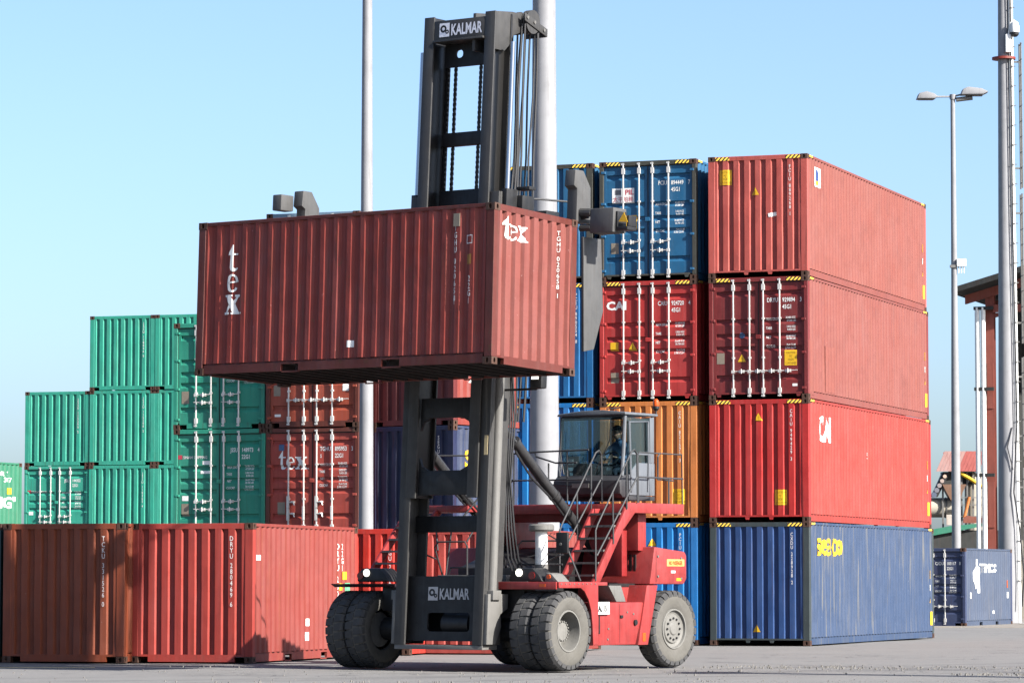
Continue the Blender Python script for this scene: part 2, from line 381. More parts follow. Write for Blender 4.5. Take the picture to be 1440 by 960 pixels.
def casting_me():
    mb = MB(); a, b, c = .162, .178, .118
    def face(o, e1, e2, n, w, h, hole):
        o, e1, e2, n = map(Vector, (o, e1, e2, n))
        if not hole:
            mb.add([o-e1*w/2-e2*h/2, o+e1*w/2-e2*h/2, o+e1*w/2+e2*h/2, o-e1*w/2+e2*h/2], [(0, 1, 2, 3)]); return
        hw, hh = hole; R = [(-w/2, -h/2), (w/2, -h/2), (w/2, h/2), (-w/2, h/2)]
        I = []
        for sx, sy in ((-1, -1), (1, -1), (1, 1), (-1, 1)): I.append((sx*hw, sy*hh))
        I8 = [(-hw*.5, -hh), (hw*.5, -hh), (hw, -hh*.5), (hw, hh*.5), (hw*.5, hh), (-hw*.5, hh), (-hw, hh*.5), (-hw, -hh*.5)]
        vs = [o+e1*x+e2*y for x, y in R]+[o+e1*x+e2*y for x, y in I8]+[o+e1*x+e2*y-n*.05 for x, y in I8]
        fs = [(0, 1, 5, 4), (1, 2, 7, 6), (2, 3, 9, 8), (3, 0, 11, 10), (1, 6, 5), (2, 8, 7), (3, 10, 9), (0, 4, 11)]
        fs += [(4+i, 4+(i+1) % 8, 12+(i+1) % 8, 12+i) for i in range(8)]+[tuple(range(12, 20))]
        mb.add(vs, fs)
    face((0, -b/2, 0), (1, 0, 0), (0, 0, 1), (0, -1, 0), a, c, (.028, .040)); face((0, b/2, 0), (-1, 0, 0), (0, 0, 1), (0, 1, 0), a, c, (.028, .040))
    face((a/2, 0, 0), (0, 1, 0), (0, 0, 1), (1, 0, 0), b, c, (.028, .040)); face((-a/2, 0, 0), (0, -1, 0), (0, 0, 1), (-1, 0, 0), b, c, (.028, .040))
    face((0, 0, c/2), (1, 0, 0), (0, 1, 0), (0, 0, 1), a, b, (.03, .05)); face((0, 0, -c/2), (1, 0, 0), (0, -1, 0), (0, 0, -1), a, b, (.03, .05))
    me = bpy.data.meshes.new('corner_casting'); me.from_pydata(mb.v, [], mb.f)
    bm = bmesh.new(); bm.from_mesh(me); bmesh.ops.remove_doubles(bm, verts=bm.verts, dist=1e-5); bm.to_mesh(me); bm.free(); me.materials.append(M_CAST); return me
GRV = (.09, .345, .475, .59, .85)
DY = .05; DD = .046
def door_prof(z0, z1):
    H = z1-z0; pts = [(z0, 0)]
    for f in reversed(GRV):
        zc = z1-f*H
        pts += [(zc-.095, 0), (zc-.015, DD), (zc+.03, DD), (zc+.042, 0)]
    pts.append((z1, 0)); return pts
def leaf_me(h):
    z0, z1 = .15, h-.13; w = 1.107; mb = MB(); pr = door_prof(z0, z1); vs = []; fs = []
    b = .07
    for z, d in pr: vs += [(b, DY+d, z), (w-b, DY+d, z)]
    for i in range(len(pr)-1): fs.append((2*i, 2*i+1, 2*i+3, 2*i+2))
    mb.add(vs, fs); mb.box(0, b, DY-.004, DY+.06, z0, z1); mb.box(w-b, w, DY-.004, DY+.06, z0, z1)
    return mb.mesh('door', M_ROOF, False)
def bar_me(h):
    mb = MB(); mb.tube([(0, .012, .06), (0, .012, h-.045)], .021, 8)
    for z in (.20, h-.24): mb.box(-.036, .036, -.012, .05, z-.07, z+.07)
    for z in (h*.34, h*.66): mb.box(-.03, .034, -.004, .05, z-.022, z+.022)
    for z in (.085, h-.07): mb.box(-.045, .03, -.006, .06, z-.02, z+.02)
    return mb.mesh('locking_bar', M_GALV, True)
def handle_me(s, st):
    mb = MB()
    if st == 0:
        mb.tube([(0, -.02, 0), (s*.44, -.028, .012)], [.013, .011], 6); mb.box(min(s*.15, s*.27), max(s*.15, s*.27), -.045, .045, -.03, .035); mb.tube([(s*.21, -.05, -.05), (s*.21, -.05, .06)], .014, 6)
        mb.box(-.035, .035, -.035, .02, -.035, .035)
    else:
        mb.box(-.03, .03, -.03, .02, -.15, .15); mb.tube([(s*.02, -.02, .0), (s*.14, -.03, .02), (s*.18, -.035, -.07)], [.014, .016, .02], 6); mb.box(s*.10-.02, s*.10+.06, -.03, .05, -.01, .035)
    return mb.mesh('handle', M_GALV, True)
def box_me(name, *b, bev=.006):
    return MB().box(*b).mesh(name, M_ROOF, False, bev, 1)
CAUT = 'CAUTION\n9\'6"\nHIGH\nCONTAINER'
def lines(t): return t.split('\n')
class Cont:
    n = 0
    def __init__(s, label, loc, yaw, L, h, kind, col, fr=None, side=None, group='stacked shipping containers', rz=None, tun=None, poc=None):
        s.L, s.h = L, h; s.kind = kind
        s.t = thing('shipping_container', label, 'container', loc, -yaw if rz is None else rz, group)
        sdd = Cont.n % 4; Cont.n += 1
        fr = fr or col; side = side or col; t = s.t; s.col = col; s.fr = fr
        tun = (L > 8) if tun is None else tun
        zs = .165
        wd = .16 if kind == 'rib' else .10
        for sx in (0, 1):
            for sy in (0, 1):
                w_ = wd if sy == 0 else .16
                me = cached(('post', w_, h), lambda: box_me('corner_post', -w_/2, w_/2, -.075, .075, .118, h-.118))
                link('corner_post', me, t, fr, (-w_/2 if sx == 0 else -W+w_/2, .076 if sy == 0 else L-.076, 0))
                for z in (.059, h-.059): link('corner_casting', cached('cast', casting_me), t, M_CAST, (-.078 if sx == 0 else -W+.078, .086 if sy == 0 else L-.086, z))
        for sx in (0, 1):
            x = 0 if sx == 0 else -W
            o = link('side_wall', cached(('side', L, h, sdd), lambda: side_wall_me(L, h, .19, sdd)), t, side if sx == 0 else col)
            if sx: o.location.x = -W; o.scale = (-1, 1, 1)
            a = link('top_side_rail', cached(('tsr', L, h), lambda: box_me('top_side_rail', -.06, -.002, .178, L-.178, h-.066, h-.006)), t, side if sx == 0 else fr)
            def bsr():
                mb = MB(); pk = (not tun) and L < 8
                mb.box(-.10, -.05, .18, L-.18, .16, .195)
                if pk:
                    cs = [L/2-1.03, L/2+1.03]; mb.box(-.06, -.01, .18, L-.18, .135, .165)
                    segs = [(.18, cs[0]-.18), (cs[0]+.18, cs[1]-.18), (cs[1]+.18, L-.18)]
                    for p, q in segs: mb.box(-.06, -.01, p, q, .022, .135)
                    for c in cs: mb.box(-.06, -.02, c-.18, c+.18, .0, .022)
                else: mb.box(-.06, -.01, .18, L-.18, .02, .165)
                return mb.mesh('bottom_side_rail', M_ROOF, False)
            b = link('bottom_side_rail', cached(('bsr', L, tun), bsr), t, side if sx == 0 else fr)
            if sx:
                for q in (a, b): q.location.x = -W; q.scale = (-1, 1, 1)
        # rear end (y = L): ribbed wall and rails
        o = link('end_wall', cached(('endw', h, sdd), lambda: end_wall_me(h, .15, sdd)), t, col); o.rotation_euler = (0, 0, math.pi); o.location = (-W, L, 0)
        def header(): return box_me('end_header', -W+.162, -.162, .004, .07, h-.112, h-.006)
        def sill():
            mb = MB()
            if tun:
                mb.box(-W+.162, -.162, .006, .07, .125, .165)
                for c in (.38, .62) if kind == 'rib' else (.1, .9): mb.prism([(-W+W*c-.06, .127), (-W+W*c-.035, .06), (-W+W*c+.035, .06), (-W+W*c+.06, .127)], 'y', .01, .06)
            else:
                mb.box(-W+.36, -.36, .006, .07, .02, .15); mb.box(-W+.162, -.162, .007, .07, .115, .155)
            return mb.mesh('end_sill', M_ROOF, False)
        hd = cached(('hd', h), header); sl = cached(('sl', tun, kind), sill)
        for sy in (0, 1):
            a = link('end_header', hd, t, fr); b = link('end_sill', sl, t, fr)
            if sy:
                for q in (a, b): q.rotation_euler = (0, 0, math.pi); q.location = (-W, L, 0)
        link('roof', cached(('roof', L, h), lambda: box_me('roof', -W+.05, -.05, .05, L-.05, h-.03, h-.012, bev=0)), t, M_ROOF)
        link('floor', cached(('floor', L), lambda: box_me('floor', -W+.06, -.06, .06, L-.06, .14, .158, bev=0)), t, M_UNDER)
        if kind == 'rib':
            link('end_wall', cached(('endw', h, sdd), lambda: end_wall_me(h, .15, sdd)), t, col)
        else:
            st = kind[1] if isinstance(kind, tuple) else 0
            s.kind = 'door'
            lm = cached(('leaf', h), lambda: leaf_me(h))
            hm = cached('hinge', lambda: MB().box(-.06, .05, -.008, .06, -.03, .03).mesh('hinge', M_ROOF, False, .008, 1))
            for k, x in enumerate((-W+.102, -W+.102+1.127)):
                d = link('door', lm, t, col, (x, 0, 0))
                for f in (.04, .36, .66, .95):
                    hg = link('hinge', hm, d, col, (0.0 if k == 0 else 1.107, 0, .15+(h-.28)*f))
            link('gasket', cached(('gask', h), lambda: MB().box(-W/2-.007, -W/2+.007, .03, .06, .15, h-.13).box(-W+.10, -.10, .03, .055, h-.134, h-.112).box(-W+.10, -.10, .03, .055, .145, .155).box(-W+.1, -W+.106, .03, .055, .15, h-.13).mesh('gasket', M_RUBBER, False)), t, M_RUBBER)
            link('lock_keeper', cached('keep', lambda: MB().box(-.07, .07, .0, .05, -.05, .05).mesh('lock_keeper', M_ROOF, False, .012, 1)), t, col, (-W/2, 0, h*.51))
            bm_ = cached(('bar', h), lambda: bar_me(h))
            for k, u in enumerate((.60, 1.0, 1.337, 1.74)):
                br = link('locking_bar', bm_, t, M_GALV, (-W+u, -.002, 0))
                sgn = 1 if k % 2 == 0 else -1; zz = (.93 if k % 2 == 0 else .72)*h/2.896
                if st == 1: zz = .66; sgn = 1
                if st == 2: sgn = 1; zz = .80
                hs = (0 if st < 2 else 1)
                if st == 2 and k % 2 == 1: link('handle', cached(('hd2', 9), lambda: MB().box(-.03, .03, -.03, .02, -.18, .16).mesh('handle', M_GALV, False, .01, 1)), br, M_GALV, (0, 0, .55)); continue
                link('handle', cached(('hd', sgn, hs), lambda: handle_me(sgn, hs)), br, M_GALV, (0, 0, zz))
                if st == 2: link('handle', cached(('hd', sgn, hs), lambda: handle_me(sgn, hs)), br, M_GALV, (0, 0, zz-.28))
        s.ep = end_prof(); s.sp = side_prof(L); s.dp = door_prof(.15, h-.13)
    # placements -------------------------------------------------
    def p_end(s, u, v): return (-W+u, INS+interp(s.ep, u), v), (0, -1, 0)
    def p_flat(s, u, v): return (-W+u, .0, v), (0, -1, 0)
    def p_door(s, u, v):
        uu = u-.102; uu = uu if uu < 1.117 else uu-1.127
        d = interp(s.dp, v) if .07 < uu < 1.037 else -.004
        return (-W+u, DY+d if u < W-.1 else .0, v), (0, -1, 0)
    def p_side(s, u, v): return (-INS-interp(s.sp, u), u, v), (1, 0, 0)
    def p_left(s, u, v): return (-W+INS+interp(s.sp, s.L-u), s.L-u, v), (-1, 0, 0)
    def put(s, VF, u0, v0, where, mat, name='lettering', rot=0, off=.004):
        off += .003 if where in ('side', 'left', 'end') else 0
        V, F = VF
        if not V: return
        c, sn = math.cos(rot), math.sin(rot)
        V = [(a*c-b*sn+u0, a*sn+b*c+v0) for a, b in V]
        fn = {'end': s.p_end, 'door': s.p_door, 'side': s.p_side, 'left': s.p_left, 'flat': s.p_flat}[where]
        cuts = None
        if where == 'end': cuts = [(0, [u for u, d in s.ep])]
        if where == 'side': cuts = [(0, [u for u, d in s.sp])]
        if where == 'left': cuts = [(0, [s.L-u for u, d in s.sp])]
        if where == 'door': cuts = [(1, [z for z, d in s.dp])]
        return decal(name, V, F, fn, mat, s.t, cuts, off)
    def txt(s, body, size, u, v, where, mat=None, align='LEFT', xs=.72, bold=.012, stack=False, name='lettering', rot=0):
        if stack and ' ' in body:
            for w_ in body.split(' '):
                s.txt(w_, size, u, v, where, mat, align, xs, bold, True, name, rot); v -= size*1.38*(.86*len(w_)+.5)
            return
        return s.put(text_verts(body, size*1.38, align, xs, bold, stack), u, v, where, mat or M_WHITE, name, rot)
    def col_text(s, body, where='end', u=None, top=None, size=.092, mat=None):
        if u is None: u = .16+(W-.32)/8*7 if where == 'end' else None
        s.txt(body, size, u, (top or s.h-.33), where, mat or M_DIMW, 'CENTER', .8, .01, True)
    def door_text(s, pre, num, chk, iso, tab=True, drop=.41, extra=None, cap=True):
        h = s.h; z = h-(.60 if h > 2.7 else .56)
        s.txt(pre, .105, 1.70, z, 'door', align='RIGHT'); s.txt(num, .105, 1.80, z, 'door'); s.txt(chk, .105, 2.225, z, 'door')
        s.txt(iso, .105, 1.80, z-.165, 'door')
        if tab:
            rows = [('MAX.GROSS', '30.480 KGS\n67.200 LBS'), ('TARE', '3.820 KGS\n8.420 LBS'), ('NET', '26.660 KGS\n58.780 LBS'), ('CU.CAP.', '76.4 CU.M\n2.700 CU.FT')]
            zz = z-drop
            for a, b in rows:
                s.txt(a, .062, 1.40, zz-.02, 'door'); 
                for i, q in enumerate(lines(b)): s.txt(q, .05, 2.12, zz+.015-i*.07, 'door', align='RIGHT')
                zz -= .215 if h > 2.7 else .165
    def hazard(s, side=True, ends=True):
        h = s.h; m = M_HAZ
        if ends:
            for x0 in (-W+.18, -.18-.34): part('hazard_strip', MB().box(x0, x0+.34, -.002, .003, h-.098, h-.02), m, s.t)
        if side:
            for y0 in (.19, s.L-.19-.34): part('hazard_strip', MB().box(-.001, .003, y0, y0+.34, h-.06, h-.012), m, s.t)
    def caution(s, u, v, where, w=.30, h=.36):
        s.put(RECT(w, h), u, v, where, M_YEL, 'caution_label')
        for i, q in enumerate(lines(CAUT)): s.txt(q, .05 if i != 2 else .06, u, v+h/2-.085-i*.082, where, M_BLK, 'CENTER', .7, .01)
    def warn(s, u, v, where, w=.20):
        s.put(TRI(w), u, v, where, M_YEL, 'warning_label'); s.txt('!', .09, u, v-w*.33, where, M_BLK, 'CENTER', .9, .01)
def sidemarks(c, y=None):
    y = y or c.L-.36
    c.put(RECT(.13, .22), y, c.h*.58, 'side', M_YEL, 'tariff_label'); c.put(RECT(.16, .16), y, c.h*.46, 'side', M_WHITE, 'white_label')
    c.warn(y, c.h*.35, 'side', .2)
    c.put(RECT(.24, .36), y+.06, .52, 'side', M_YEL, 'caution_label')

# hand-drawn serif wordmark used on several containers
def tex_poly():
    V = []; F = []
    def add(p):
        n = len(V); V.extend(p); F.append(tuple(range(n, n+len(p))))
    # t
    add([(.05, .60), (.30, .98), (.33, .98), (.33, .66), (.20, .66), (.20, .60)]); add([(.20, .60), (.33, .60), (.33, .66), (.20, .66)])
    add([(.33, .66), (.33, .60), (.50, .60), (.52, .66)])
    add([(.20, .60), (.17, .14), (.33, .14), (.33, .60)]); add([(.17, .14), (.20, .03), (.30, -.02), (.42, .0), (.52, .10), (.49, .13), (.42, .10), (.36, .10), (.33, .14)])
    # e : ring with bar
    cx, cy, n = .82, .32, 26; O = []; I = []
    for k in range(n+1):
        a = rad(8)+k*rad(318)/n; O.append((cx+.27*math.cos(a), cy+.34*math.sin(a))); I.append((cx+.03+.13*math.cos(a)*(1.0), cy+.27*math.sin(a)))
    b = len(V); V.extend(O+I)
    for k in range(n): F.append((b+k, b+k+1, b+n+1+k+1, b+n+1+k))
    add([(.60, .30), (1.08, .36), (1.085, .41), (.60, .36)])
    # x
    add([(1.12, .66), (1.12, .60), (1.19, .59), (1.53, .06), (1.45, .06), (1.45, 0), (1.86, 0), (1.86, .06), (1.79, .07), (1.45, .60), (1.51, .60), (1.51, .66)])
    add([(1.60, .66), (1.60, .59), (1.66, .58), (1.47, .36), (1.53, .24), (1.76, .58), (1.86, .59), (1.86, .66)])
    add([(1.10, 0), (1.10, .07), (1.17, .08), (1.38, .36), (1.44, .26), (1.29, .08), (1.37, .07), (1.37, 0)])
    add([(1.90, 0), (1.95, 0), (1.95, .06), (1.90, .06)])
    return V, F
TEX = tex_poly()
def sc(VF, s, xs=1, ox=0, oy=0): return [((a+ox)*s*xs, (b+oy)*s) for a, b in VF[0]], VF[1]

# ---- colours of the containers
P = lambda n, c, **k: paint('paint_'+n, c, **k)
C_HELD = P('oxide_red', (168, 62, 48), rust=.7, rustcol=(140, 84, 56), streak=.6, chips=.7, dent=.03)
C_HELDF = P('oxide_red_frame', (122, 50, 38), rust=.85, rustcol=(110, 68, 42), streak=.4)
C_HELDS = P('oxide_red_faded', (162, 86, 76), rust=.35, rustcol=(150, 70, 52), streak=.3, chips=.6)
C_DRYU = P('brick_red', (200, 72, 60), rust=.35, rustcol=(120, 70, 40))
C_DRYUS = P('brick_red_faded', (168, 70, 60), rust=.3, rustcol=(190, 110, 60), streak=.4)
C_TCKU = P('rust_orange', (164, 78, 44), rust=.5, rustcol=(120, 66, 34))
C_SEGU = P('bright_red', (232, 58, 42), rust=.1)
C_PINK = P('dull_red', (196, 82, 72), rust=.2)
C_GREEN = P('sea_green', (60, 194, 164), rust=.15, rustcol=(110, 90, 60))
C_GREEN2 = P('sea_green_dark', (52, 176, 146), rust=.2, rustcol=(110, 90, 60))
C_GREEN3 = P('mint_green', (62, 150, 114), rust=.15, rustcol=(120, 100, 60))
C_TEX = P('tex_red', (204, 82, 66), rust=.25)
C_TEXF = P('tex_red_frame', (120, 56, 40), rust=.6)
C_BROWN = P('brown_red', (196, 88, 60), rust=.3)
C_PALE = P('pale_blue', (140, 172, 196), rust=.35, rustcol=(90, 60, 44))
C_MAR = P('maroon', (130, 46, 46), rust=.3)
C_NAVY = P('navy', (36, 48, 92), rust=.15)
C_NAVYS = P('navy_faded', (62, 76, 112), rust=.12, rustcol=(150, 140, 100))
C_BLU = P('strong_blue', (24, 122, 190), rust=.15)
C_BLU2 = P('bright_blue', (16, 140, 225), rust=.12)
C_BLU3 = P('deep_blue', (34, 118, 168), rust=.25, rustcol=(80, 66, 54))
C_BLUF = P('blue_frame', (84, 84, 74), rust=.7)
C_CAI = P('cai_red', (214, 58, 54), rust=.12)
C_ORG = P('orange', (250, 150, 72), rust=.35, rustcol=(150, 70, 30))
C_FCI = P('faded_red', (222, 102, 90), rust=.2)
C_FCIS = P('salmon_red', (167, 89, 76), rust=.12, rustcol=(190, 90, 70), streak=.25)
C_DR4 = P('dark_red', (150, 46, 46), rust=.25)
C_DR4S = P('dark_red_faded', (165, 88, 77), rust=.25, rustcol=(200, 110, 84), streak=.45)
C_CA4 = P('signal_red', (222, 52, 48), rust=.12)
C_CA4S = P('signal_red_faded', (192, 68, 56), rust=.06, rustcol=(230, 130, 110), streak=.3)
C_BB = P('slate_blue', (48, 88, 150), rust=.15)
C_BBF = P('grey_green_frame', (72, 84, 86), rust=.35)
C_BBS = P('slate_blue_faded', (64, 88, 126), rust=.28, rustcol=(190, 180, 150), streak=.5, fade=.25)
C_FARB = P('far_blue', (66, 80, 120), rust=.15)
C_FARBS = P('far_blue_faded', (86, 101, 128), rust=.1, rustcol=(160, 150, 140))

H8, H9, L20, L40 = 2.591, 2.896, 6.058, 12.192
FR = 'front row of containers on the ground'; RS = 'four-high stacks of forty foot containers'; BK = 'twenty foot containers stacked behind the front row'; GR = 'green containers stacked at the far left'
# front row
c = Cont('dark teal container just cut off by the left edge of the photo', (-9.62, 66.7, 0), .27, L20, H8, 'rib', P('dark_teal', (40, 90, 90), rust=.3), group=FR)
c = Cont('rust orange container at the far left of the front row, mostly in shadow', (-7.20, 65.9, 0), .27, L20, H8, 'rib', C_TCKU, group=FR)
c.col_text('TCKU 331526 0')
c = Cont('brick red container in the front row with its long side visible, left of the wheels', (-4.798, 65.66, 0), .2815, L20, H8, 'rib', C_DRYU, side=C_DRYUS, group=FR)
c.col_text('DRYU 280469 6')
for u, v, t_, s_ in ((4.95, H8-.45, 'DRYU 280469 6', .12), (5.22, H8-.45, '22G1', .12)): c.txt(t_, s_, u, v, 'side', M_WHITE, 'CENTER', .9, .01, True)
c.put(RECT(.22, .16), 5.35, 1.62, 'side', M_YEL, 'tariff_label'); c.put(RECT(.2, .14), 5.1, 1.40, 'side', M_YEL, 'tariff_label'); c.put(RECT(.3, .16), 5.45, 1.40, 'side', P('mint_sticker', (120, 215, 160), rust=0, chips=0), 'green_label')
c.put(RECT(.10, .14), 3.1, .72, 'side', M_WHITE, 'white_label'); c.put(RECT(.22, .16), 3.02, .45, 'side', M_WHITE, 'white_label'); c.put(RECT(.14, .10), .35, 1.95, 'side', M_DIMW, 'white_label')
c = Cont('bright red container standing behind the brick red one, seen between it and the mast', (-2.11, 73.0, 0), .30, L20, H8, 'rib', C_SEGU, group=FR)
c.col_text('SEGU 228604 1')
c = Cont('dull red container ending the front row, seen through and beside the mast', (.192, 73.4, 0), .30, L20, H8, 'rib', C_PINK, side=C_DRYUS, group=FR)
c.col_text('TGHU 307715 2')

# stacks of twenty foot containers behind
YW = .36
def shift(x, y, k, yaw=YW, p=2.45): return x+math.cos(yaw)*p*k, y-math.sin(yaw)*p*k
bx, by = -1.377, 83.6
tx_, ty_ = shift(bx, by, -1); jx, jy = shift(bx, by, -2); by -= .1
def ct(label, x, y, z, kind, col, **k):
    return Cont(label, (x+random.uniform(-.015, .015), y+random.uniform(-.03, .03), z), k.pop('yaw', YW)+random.uniform(-.003, .003), k.pop('L', L20), k.pop('h', H8), kind, col, **k)
ct('sea green container on the ground under two green door ends', jx, jy, 0, ('door', 0), C_GREEN2, group=BK)
c = ct('sea green container with a small flag on its door, beside the white lettered red one', jx, jy, H8, ('door', 0), C_GREEN2, group=BK)
c.door_text('JSSU', '148973', '4', '22G1', drop=.38); c.txt('SINOKOR SHIPPING' if 0 else 'SINAM SHIPPING', .07, .24, 1.88, 'door', M_DIMW, xs=.9)
c.put(RECT(.13, .1), .15, 1.92, 'door', M_PINK, 'flag_mark', off=.005); c.put(RECT(.2, .09), .86, 1.78, 'door', M_WHITE, 'white_label'); c.put(RECT(.3, .07), .86, 1.55, 'door', M_WHITE, 'white_label'); c.put(RECT(.17, .12), .30, .92, 'door', M_WHITE, 'white_label'); c.put(RECT(.2, .3), .30, .64, 'door', M_GREYP, 'data_plate')
c = ct('sea green door end partly hidden behind the lifted container, top of its stack', jx, jy, 2*H8, ('door', 0), C_GREEN2, group=BK)
c.door_text('JSSU', '146022', '1', '22G1', drop=.38); c.put(RECT(.2, .3), .30, .78, 'door', M_GREYP, 'data_plate')
ct('brown red container on the ground below the white lettered red one', tx_, ty_, 0, ('door', 0), C_BROWN, fr=C_TEXF, group=BK)
c = ct('dark red container with white serif logo on its door, left of the slim pole', tx_, ty_, H8, ('door', 2), C_TEX, fr=C_TEXF, group=BK)
c.put(sc(TEX, .45, .92), .30, 1.60, 'door', M_WHITE, 'logo'); c.door_text('TGHU', '895953', '3', '22G1', drop=.34); c.txt('S', .08, 1.42, 1.87, 'door')
c.put(RECT(.14, .15), .40, 2.12, 'door', P('blue_sticker', (90, 130, 180), rust=0), 'blue_label'); c.put(RECT(.2, .3), .40, .66, 'door', M_GREYP, 'data_plate')
c = ct('brown red container with its locking bars showing just below the lifted container', tx_, ty_, 2*H8, ('door', 1), C_BROWN, fr=C_TEXF, group=BK)
c.put(RECT(.16, .16), 2.08, .95, 'door', M_WHITE, 'white_label'); c.put(RECT(.16, .06), .30, .30, 'door', M_WHITE, 'white_label'); c.put(RECT(.18, .26), .28, .90, 'door', M_GREYP, 'data_plate')
ct('pale blue container whose top edge shows above the lifted container', tx_, ty_, 3*H8, ('door', 1), C_PALE, group=BK)
ct('navy container on the ground behind the mast foot', bx, by, 0, 'rib', C_NAVY, yaw=.60, group=BK)
c = ct('navy container with a yellow logo, seen through the opening in the mast', bx, by, H8, 'rib', C_NAVY, side=C_NAVYS, yaw=.60, group=BK)
c.txt('seaco', .62, .50, 1.62, 'side', M_SEACO, 'LEFT', .95, .012, name='logo'); c.put(RECT(.7, .18), 1.0, 1.42, 'side', M_PINK, 'red_label'); c.put(RECT(.25, .16), .5, 1.42, 'side', M_WHITE, 'white_label')
c.col_text('SEGU 141297 5')
c = ct('dark red container with a white mark on its side, behind the mast', bx, by, 2*H8, 'rib', C_MAR, side=C_DRYUS, yaw=.60, group=BK)
c.put(sc(([(.05, .60), (.30, .98), (.33, .98), (.33, .66), (.50, .66), (.50, .60), (.33, .60), (.33, .14), (.36, .10), (.49, .13), (.42, 0), (.30, -.02), (.20, .03), (.17, .14), (.20, .60)], [tuple(range(15))]), 1.3, 1.3), .55, .25, 'side', M_WHITE, 'logo')
ct('dark red container whose top edge shows above the lifted container beside the mast', bx, by, 3*H8, 'rib', C_MAR, yaw=.60, group=BK)

# green stacks, far left
gx, gy, gyaw = -12.34, 122.0, .30
g0 = 2.896
for k, (x, y), n in ((0, (gx, gy), 4), (1, shift(gx, gy, 1, gyaw), 4), (2, shift(gx, gy, -1, gyaw), 3)):
    for i in range(n):
        z = 0 if i == 0 else g0+(i-1)*H8; hh = g0 if i == 0 else H8
        tops = ['on the ground', 'one above ground', 'second from the top' if n == 4 else 'on top', 'on top']
        where = ['the tall green stack', 'the narrow green strip beside the door ends', 'the low green stack'][k]
        kind = ('door', 0) if (k == 2 and i == 1) else 'rib'
        nm = 'green container with door end and white bars, in %s' % where if kind != 'rib' else 'green ribbed container %s of %s' % (tops[i], where)
        c = ct(nm, x, y, z, kind, C_GREEN if i != 1 or k else C_GREEN3 if 0 else C_GREEN, yaw=gyaw, h=hh, group=GR)
        if kind == 'rib': c.col_text(['JSSU 112408 6', 'JSSU 110362 4', 'JSSU 115290 2', 'JSSU 118846 0'][i], size=.085, mat=M_DIMW)
        else:
            c.door_text('JSSU', '144302', '', '22G1', drop=.38); c.txt('SINAM SHIPPING', .07, .26, 1.66, 'door', M_DIMW, xs=.8); c.put(RECT(.13, .1), .18, 1.7, 'door', M_PINK, 'flag_mark', off=.005); c.put(RECT(.16, .12), .25, .95, 'door', M_WHITE, 'white_label')
nx_, ny_ = -15.37-.352*L20, 111-.936*L20
ct('mint green container on the ground at the left edge', nx_, ny_, 0, 'rib', C_GREEN3, group=GR)
c = ct('mint green container at the left edge of the photo with cut off white capital letters', nx_, ny_, H8, 'rib', C_GREEN3, side=C_GREEN3, group=GR)
c.txt('NG\'', .34, 4.15, 1.18, 'side', xs=1.9, bold=.03, name='logo'); c.txt('208 3402 7', .14, 3.9, 2.17, 'side', xs=1.5); c.txt('307', .14, 4.95, 1.98, 'side', xs=1.5); c.put(RECT(.26, .2), 5.3, 1.70, 'side', M_YEL, 'tariff_label')

# four-high stacks of forty foot high cubes
def st40(label, x, y, i, kind, col, yaw=.3515, **k):
    return Cont(label, (x, y, i*H9), yaw, L40, H9, kind, col, group=RS, **k)
R0 = (6.97, 83.12)
c = st40('slate blue container with a yellow logo at the foot of the rightmost stack', *R0, 0, 'rib', C_BB, fr=C_BBF, side=C_BBS, yaw=.358)
c.hazard(); c.col_text('CXDU 228928 2', size=.085); c.warn(1.14, .40, 'end'); c.txt('seaco', .60, .72, 2.13, 'side', M_SEACO, xs=1.2, bold=.02, name='logo'); sidemarks(c)
c = st40('bright red ribbed container second from the ground in the rightmost stack', *R0, 1, 'rib', C_CA4, side=C_CA4S, yaw=.3535)
c.hazard(); c.col_text('CAIU 949429 3', size=.085); c.warn(1.21, H9-.42, 'end'); c.caution(1.74, .58, 'end'); c.txt('CAI', .58, .95, 1.95, 'side', xs=.85, bold=.04, name='logo'); sidemarks(c)
c.txt('5', .16, 5.4, 1.65, 'side', M_DIMW)
c = st40('dark red container with silver locking bars, third from ground in the rightmost stack', *R0, 2, ('door', 1), C_DR4, fr=C_DR4, side=C_DR4S, yaw=.350)
c.hazard(); c.door_text('DRYU', '929894', '3', '45G1'); c.caution(2.0, .97, 'door'); c.warn(.80, .98, 'door'); c.put(RECT(.19, .26), .28, .98, 'door', M_GREYP, 'data_plate'); c.put(RECT(.12, .06), 2.1, .33, 'door', M_WHITE, 'white_label')
c.put(([(.07*math.cos(k*.5236), .07*math.sin(k*.5236)) for k in range(12)], [tuple(range(12))]), .80, 1.52, 'door', P('blue_sticker', (90, 130, 180), rust=0), 'round_label')
c.put(RECT(.45, 1.3), .3, .75, 'side', C_FCIS, 'repair_patch'); c.put(RECT(.9, 1.1), 2.0, .78, 'side', C_FCIS, 'repair_patch'); sidemarks(c)
c = st40('faded salmon red ribbed container on top of the rightmost stack', *R0, 3, 'rib', C_FCI, side=C_FCIS, yaw=.3465)
c.hazard(); c.col_text('FCIU 889268 1', size=.085); c.caution(.42, H9-.50, 'end'); c.warn(1.16, H9-.86, 'end'); c.put(RECT(.2, .09), 1.58, H9-1.42, 'end', M_WHITE, 'white_label', rot=.2)
c.put(RECT(.55, .46), .95, 2.42, 'side', M_WHITE, 'logo_label'); c.put(([(-.2, -.1), (.05, -.22), (.22, .0), (-.05, .2)], [(0, 1, 2, 3)]), .95, 2.42, 'side', P('logo_blue', (40, 80, 160), rust=0), 'logo_mark', off=.007); c.put(RECT(.3, .1), 1.0, 2.28, 'side', M_YEL, 'logo_mark', off=.008); sidemarks(c)
Mx, My = 4.397, 84.15
c = st40('bright blue ribbed container on the ground right behind the rear wheel', Mx, My, 0, 'rib', C_BLU2)
